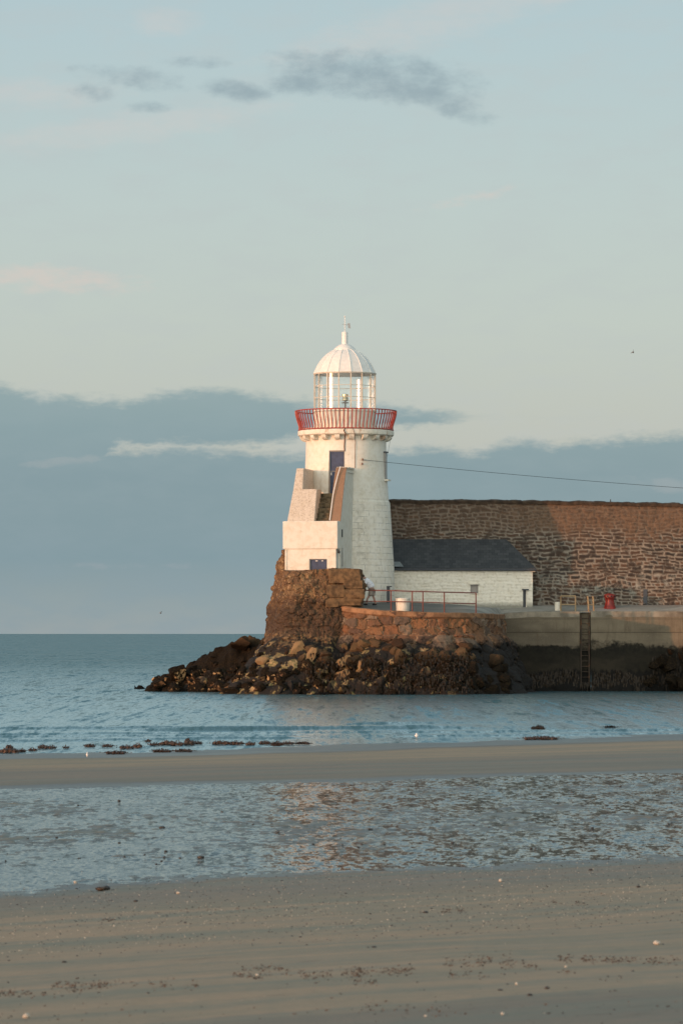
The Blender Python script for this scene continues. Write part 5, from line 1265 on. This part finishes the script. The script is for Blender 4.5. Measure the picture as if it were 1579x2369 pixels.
for px, py, w_, h_, lab in [(1518, 2186, 18, 11, 'big round white shell on the right side of the sand'), (62, 2356, 17, 13, 'white shell near the lower left corner of the sand'), (413, 2068, 10, 6, 'small white shell left of centre on the gritty sand'), (1157, 2040, 9, 8, 'small pale shell right of centre near the gritty band'), (1308, 2239, 7, 7, 'small white shell among brown weed on the right'), (1194, 2279, 7, 7, 'tiny white shell above the two dark stones'), (595, 2258, 9, 6, 'small pale shell beside the weed streak left of centre'), (1162, 2348, 9, 7, 'pale shell near the bottom edge right of centre'), (984, 2352, 8, 5, 'faint pale shell near the bottom edge at the centre'), (175, 2043, 9, 6, 'pale shell at the water edge of the runnel on the left'), (190, 2023, 9, 7, 'orange tinted shell in the shallow runnel edge on the left')]:
    peb('shell', SM, px, py, w_, h_, lab, 'shell')
for px, py, w_, h_, lab in [(1264, 2288, 13, 7, 'dark stone upper right of the pair near the bottom'), (1225, 2304, 14, 7, 'dark stone lower left of the pair near the bottom'), (1156, 2292, 12, 5, 'flat dark stone left of the pair near the bottom'), (314, 2086, 10, 5, 'small black stone in the gritty band left of centre'), (983, 2112, 13, 5, 'dark stone on smooth sand right of centre'), (149, 2227, 12, 5, 'lone dark stone on smooth sand at the lower left'), (865, 2192, 13, 4, 'thin dark pebble on the sand below centre'), (1475, 2053, 10, 5, 'dark stone on the sand at the far right'), (464, 1986, 15, 8, 'largest dark stone standing in the near edge of the runnel'), (375, 1917, 15, 7, 'reddish brown stone in the middle of the runnel'), (277, 1954, 9, 7, 'brown stone standing alone in the left runnel'), (1402, 1867, 10, 6, 'dark stone in the right part of the runnel'), (1558, 1838, 8, 6, 'dark stone in the runnel at the right picture edge'), (1365, 2014, 10, 5, 'dark stone beside the small ones on the right grit')]:
    peb('stone', PM, px, py, w_, h_, lab, 'stone')
placed = 0
while placed < 150:
    px = rr2.uniform(0, 1579); edge = np.interp(px, [0, 790, 1579], [2040, 2000, 1965])
    py = edge - abs(rr2.gauss(0, 1)) * 42 - 4 if rr2.random() < 0.7 else edge - rr2.uniform(10, 190)
    if py < np.interp(px, [0, 1579], [1850, 1800]): continue
    s = rr2.uniform(2.5, 8.0)
    peb('pebble', PM, px, py, s, s * 0.55, 'small dark pebble resting in the wet runnel', 'pebble', 'dark pebbles scattered in the runnel'); placed += 1
placed = 0
while placed < 90:
    px = rr2.uniform(0, 1579); py = rr2.uniform(np.interp(px, [0, 1579], [2045, 1970]), 2369); s = rr2.uniform(2.5, 7) * (0.7 + 0.3 * (py - 1970) / 400)
    peb('pebble', PM, px, py, s * 1.2, s * 0.5, 'small dark pebble lying on the damp open sand', 'pebble', 'dark pebbles scattered on the open sand'); placed += 1
# fine grit: one uncountable object
def scatter(name, n, fn, matl, label, cat, smin, smax, flat=0.5):
    V, Fq = [], []
    oct_ = [(1, 0, 0), (0, 1, 0), (-1, 0, 0), (0, -1, 0), (0, 0, 1)]
    pp = fn(n); X = pp[:, 0]; Y = pp[:, 1]; Z = beach_z(X, Y)
    for x, y, z in zip(X, Y, Z):
        s = random.uniform(smin, smax); a = random.uniform(0, 1.5); b0 = len(V); ca_, sa_ = math.cos(a), math.sin(a)
        jit = [random.uniform(0.6, 1.3) for _ in range(4)]
        for (i, (ox, oy)) in enumerate(((1, 0), (0, 1), (-1, 0), (0, -1))):
            V.append((x + (ox * ca_ - oy * sa_) * s * jit[i], y + (ox * sa_ + oy * ca_) * s * jit[i], z - 0.003))
        for (i, (ox, oy)) in enumerate(((1, 0), (0, 1), (-1, 0), (0, -1))):
            V.append((x + (ox * ca_ - oy * sa_) * s * 0.5, y + (ox * sa_ + oy * ca_) * s * 0.5, z + s * flat))
        for i in range(4): j = (i + 1) % 4; Fq.append((b0 + i, b0 + j, b0 + 4 + j, b0 + 4 + i))
        Fq.append((b0 + 4, b0 + 5, b0 + 6, b0 + 7))
    o = npmesh(name, V, Fq, matl, smooth=False); return tag(o, label, cat, kind='stuff')
def band(u0, u1):
    def f(n):
        X = rng.uniform(-7, 7, n); U = u0 + (u1 - u0) * rng.random(n); return np.stack([X, U + 0.68 * X], 1)
    return f
scatter('grit', 6000, band(30, 43.5), M['pebble'], 'fine dark grit along the near edge of the runnel', 'grit', 0.003, 0.013)
scatter('shell_grit', 3000, band(31, 42.5), M['shell'], 'fine pale shell grit along the near edge of the runnel', 'grit', 0.002, 0.010)
scatter('shell_specks', 500, band(14, 31), M['shell'], 'tiny pale shell specks over the open sand', 'grit', 0.002, 0.005)
# weed wrack streaks
streaks = [((0, 2292), (120, 2296), 90, 5), ((120, 2286), (250, 2276), 130, 9), ((125, 2272), (250, 2274), 130, 5), ((250, 2272), (460, 2276), 120, 8), ((540, 2250), (600, 2262), 60, 4), ((560, 2236), (665, 2238), 60, 4), ((600, 2254), (800, 2258), 150, 7), ((790, 2252), (900, 2248), 180, 7), ((900, 2246), (960, 2246), 80, 5), ((790, 2272), (870, 2276), 60, 4), ((1030, 2230), (1180, 2222), 200, 9), ((1040, 2256), (1120, 2258), 80, 4), ((1180, 2222), (1260, 2240), 60, 5), ((1285, 2210), (1420, 2214), 140, 5), ((1400, 2214), (1579, 2214), 170, 5), ((1300, 2246), (1380, 2246), 60, 3), ((1360, 2268), (1430, 2266), 40, 3), ((1010, 2089), (1072, 2085), 80, 3), ((1270, 2067), (1350, 2072), 60, 3), ((240, 2104), (262, 2103), 20, 2), ((1360, 2050), (1410, 2051), 30, 2), ((430, 2080), (640, 2076), 60, 5), ((0, 2345), (1579, 2340), 120, 12), ((840, 2330), (1030, 2345), 80, 8), ((1080, 2222), (1140, 2216), 60, 4)]
V, Fq = [], []
for (a, b, n, sp) in streaks:
    for _ in range(int(n * 1.5)):
        t = random.random()
        if float(vn(np.array((a[0] + (b[0] - a[0]) * t) * 0.06), np.array(a[1] * 0.3), seed=6)) < random.uniform(0.25, 0.75): continue
        px = a[0] + (b[0] - a[0]) * t + random.gauss(0, 4); py = a[1] + (b[1] - a[1]) * t + random.gauss(0, sp * 1.15)
        p = PG(px, py, 0.72); u_ = p.y - 0.68 * p.x; z = 0.2 if u_ > 42 else float(np.interp(u_, UP, ZP)); p = PG(px, py, z)
        z = float(beach_z(np.array(p.x), np.array(p.y))); l_ = random.choice((0.002, 0.003, 0.004, 0.006, 0.010)) * random.uniform(0.7, 1.3); w_ = l_ * random.uniform(0.15, 0.4); an = random.gauss(0.3, 0.6)
        c, s = math.cos(an), math.sin(an); b0 = len(V); h_ = random.uniform(0.003, 0.012)
        for (u1, v1, hh) in ((-1, -1, 0.0), (1, -1, h_ * 0.4), (1, 1, h_), (-1, 1, h_ * 0.8)):
            V.append((p.x + (u1 * c * l_ - v1 * s * w_), p.y + (u1 * s * l_ + v1 * c * w_), z + 0.002 + hh))
        Fq.append((b0, b0 + 1, b0 + 2, b0 + 3))
M['driedweed'] = simple('dried_weed', (0.10, 0.065, 0.046), 0.8, var=0.3, scale=14)
tag(npmesh('weed_fragments', V, Fq, M['driedweed'], smooth=False), 'broken strips of brown weed strewn in streaks over the near sand', 'seaweed', kind='stuff')

# ------------------------------------------------------------------ birds
def gull_standing(px, py, hpx, label, mirror=1, thin=1.0):
    base_ = PG(px, py, 0.03); S = base_.y / F; h = hpx * S
    t = thing('gull', base_, label, 'bird', None)
    b_ = MB(); bz_ = base_.z
    prof = [(0.0, 0.22), (0.10 * thin, 0.25), (0.19 * thin, 0.40), (0.20 * thin, 0.58), (0.13 * thin, 0.74), (0.085 * thin, 0.80), (0.11 * thin, 0.88), (0.09 * thin, 0.96), (0.0, 1.0)]
    b_.lathe([(r_ * h, bz_ + z_ * h) for r_, z_ in prof], (base_.x, base_.y), 14, cap0=False, cap1=False)
    b_.build('body', M['gull'], t, smooth=True, sharp=80)
    wg = MB()
    for s in (-1, 1):
        wg.tube([(base_.x + s * 0.15 * h * thin, base_.y + 0.02, bz_ + 0.70 * h), (base_.x + s * 0.20 * h * thin, base_.y + 0.07, bz_ + 0.5 * h), (base_.x + s * 0.10 * h * thin, base_.y + 0.16, bz_ + 0.34 * h)], [0.03 * h, 0.085 * h, 0.02 * h], 8)
    wg.build('wing', M['gullgrey'] if mirror > 1 else M['gull'], t, smooth=True)
    for s in (-1, 1): MB().tube([(base_.x + s * 0.07 * h * thin, base_.y, bz_ + 0.28 * h), (base_.x + s * 0.07 * h * thin, base_.y, bz_ - 0.02)], 0.018 * h, 5).build('leg', M['rusty'], t)
    MB().tube([(base_.x, base_.y - 0.09 * h, bz_ + 0.88 * h), (base_.x, base_.y - 0.22 * h, bz_ + 0.85 * h)], [0.03 * h, 0.006 * h], 6).build('beak', M['rusty'], t)
gull_standing(963, 1708.5, 12.5, 'pale gull standing at the water edge near the centre', 1, 1.5)
gull_standing(202, 1754, 14.5, 'slim pale bird standing upright on the wet sand at the left', 1, 0.75)
def gull_flying(px, py, Y, wing, roll, label, mk):
    c = P(px, py, Y); t = thing('flying_gull', c, label, 'bird')
    MB().tube([c + Vector((0.0, -0.24, 0)), c + Vector((0, -0.12, 0.01)), c, c + Vector((0, 0.16, 0)), c + Vector((0, 0.30, 0.0))], [0.012, 0.05, 0.06, 0.035, 0.012], 8).build('body', M[mk], t, smooth=True)
    for s in (-1, 1):
        a = roll + (0.35 if s > 0 else -0.1); d = Vector((s * math.cos(a * s if s > 0 else a), 0, math.sin(a) * (1 if s > 0 else -1)))
        if s < 0: d = Vector((-math.cos(roll * 0.35), 0, -math.sin(roll * 0.35)))
        p0 = c + Vector((0, -0.05, 0.02)); p1 = p0 + d * wing * 0.5; p2 = p0 + d * wing + Vector((0, 0.15, -0.02))
        wg = MB(); rows = []
        for q, wd in ((p0, 0.17), (p1, 0.15), (p2, 0.02)): rows.append([q + Vector((0, -wd * 0.4, 0)), q + Vector((0, wd * 0.2, 0.025)), q + Vector((0, wd * 0.8, 0))])
        wg.quadgrid(rows); ob = wg.build('wing', M[mk], t, smooth=True, recalc=False)
        sm = ob.modifiers.new('solid', 'SOLIDIFY'); sm.thickness = 0.015
gull_flying(1463, 815, 230, 0.15, 1.0, 'tiny pale gull flying high at the right of the sky', 'gullgrey')
gull_flying(372, 1418, 260, 0.13, 0.5, 'tiny dark gull flying low over the sea at the left', 'gullgrey')

# ------------------------------------------------------------------ person bending over behind the stub
YP_ = 185.3
pz = float(deckz(PX(856, YP_), YP_)) + 0.02
pc = Vector((PX(858, YP_), YP_, pz))
per = thing('person', pc, 'person bending forward in white shirt and khaki shorts behind the masonry stub', 'person')
def skinned(name, joints, edges, matl, parent, root=0, sub=2):
    me = bpy.data.meshes.new(name); me.from_pydata([j[0] for j in joints], edges, [])
    o = bpy.data.objects.new(name, me); COL.objects.link(o); o.parent = parent
    sk = o.modifiers.new('skin', 'SKIN'); 
    for i, j in enumerate(joints):
        v_ = me.skin_vertices[0].data[i]; v_.radius = j[1] if isinstance(j[1], tuple) else (j[1], j[1]); v_.use_root = (i == root)
    sk.use_smooth_shade = True
    ss_ = o.modifiers.new('sub', 'SUBSURF'); ss_.levels = sub; ss_.render_levels = sub
    me.materials.append(matl); return o
# local frame: x right in the picture, -y towards the camera; he faces left (-x)
hip = (0.04, 0, 0.88); chest = (-0.18, 0, 1.22); neck = (-0.33, 0, 1.38); head = (-0.43, -0.01, 1.45)
J = [(hip, (0.10, 0.12)), ((-0.06, 0, 1.05), (0.09, 0.12)), (chest, (0.10, 0.15)), ((-0.28, 0, 1.33), (0.07, 0.08)), (neck, 0.055), ((-0.40, 0, 1.43), 0.09), ((-0.47, 0, 1.47), 0.095),
     ((0.02, -0.09, 0.80), 0.095), ((-0.10, -0.11, 0.47), 0.062), ((-0.20, -0.12, 0.30), 0.055), ((-0.23, -0.12, 0.07), 0.04), ((-0.33, -0.13, 0.035), 0.035),
     ((0.08, 0.09, 0.80), 0.095), ((0.10, 0.11, 0.46), 0.062), ((0.16, 0.12, 0.30), 0.055), ((0.23, 0.12, 0.07), 0.04), ((0.13, 0.14, 0.035), 0.035),
     ((-0.26, -0.20, 1.27), 0.06), ((-0.30, -0.25, 1.02), 0.045), ((-0.42, -0.22, 0.82), 0.034), ((-0.46, -0.21, 0.76), (0.028, 0.018)),
     ((-0.26, 0.20, 1.27), 0.06), ((-0.32, 0.25, 1.02), 0.045), ((-0.46, 0.22, 0.84), 0.034), ((-0.50, 0.21, 0.78), (0.028, 0.018))]
E = [(0, 1), (1, 2), (2, 3), (3, 4), (4, 5), (5, 6), (0, 7), (7, 8), (8, 9), (9, 10), (10, 11), (0, 12), (12, 13), (13, 14), (14, 15), (15, 16), (2, 17), (17, 18), (18, 19), (19, 20), (2, 21), (21, 22), (22, 23), (23, 24)]
for hi in (20, 24):
    hx, hy, hz_ = J[hi][0]
    for f_ in range(5):
        o_ = (f_ - 2) * 0.017; ln = (0.05, 0.075, 0.08, 0.075, 0.06)[f_]; b0 = len(J)
        J.append(((hx - 0.02, hy + o_, hz_ - 0.04), 0.009)); J.append(((hx - 0.04 - (0.02 if f_ == 0 else 0), hy + o_ * 1.2, hz_ - 0.04 - ln), 0.008)); E += [(hi, b0), (b0, b0 + 1)]
skinned('body', J, E, M['skin'], per)
SHJ = [((0.05, 0, 0.84), (0.18, 0.20)), ((-0.04, 0, 1.02), (0.19, 0.21)), (chest, (0.18, 0.22)), ((-0.27, 0, 1.33), (0.09, 0.11)), ((-0.26, -0.19, 1.27), 0.085), ((-0.29, -0.24, 1.06), 0.075), ((-0.26, 0.19, 1.27), 0.085), ((-0.31, 0.24, 1.06), 0.075)]
skinned('shirt', SHJ, [(0, 1), (1, 2), (2, 3), (2, 4), (4, 5), (2, 6), (6, 7)], M['shirt'], per)
STJ = [((0.04, 0, 0.88), (0.17, 0.19)), ((0.03, -0.09, 0.74), 0.14), ((-0.08, -0.11, 0.44), 0.125), ((0.08, 0.09, 0.74), 0.14), ((0.105, 0.11, 0.44), 0.125)]
skinned('shorts', STJ, [(0, 1), (1, 2), (0, 3), (3, 4)], M['shorts'], per)
for (x_, y_) in ((-0.27, -0.125), (0.19, 0.13)):
    b_ = MB(); b_.tube([(pc.x + x_ + 0.09, pc.y + y_, pc.z + 0.045), (pc.x + x_, pc.y + y_, pc.z + 0.045), (pc.x + x_ - 0.13, pc.y + y_, pc.z + 0.035)], [0.035, 0.05, 0.035], 8); b_.build('shoe', M['black'], per, smooth=True)
hm = MB(); hm.lathe([(0.03, pc.z + 1.56), (0.09, pc.z + 1.53), (0.108, pc.z + 1.47), (0.09, pc.z + 1.42)], (pc.x - 0.43, pc.y), 14); hm.build('hair', M['hair'], per, smooth=True)
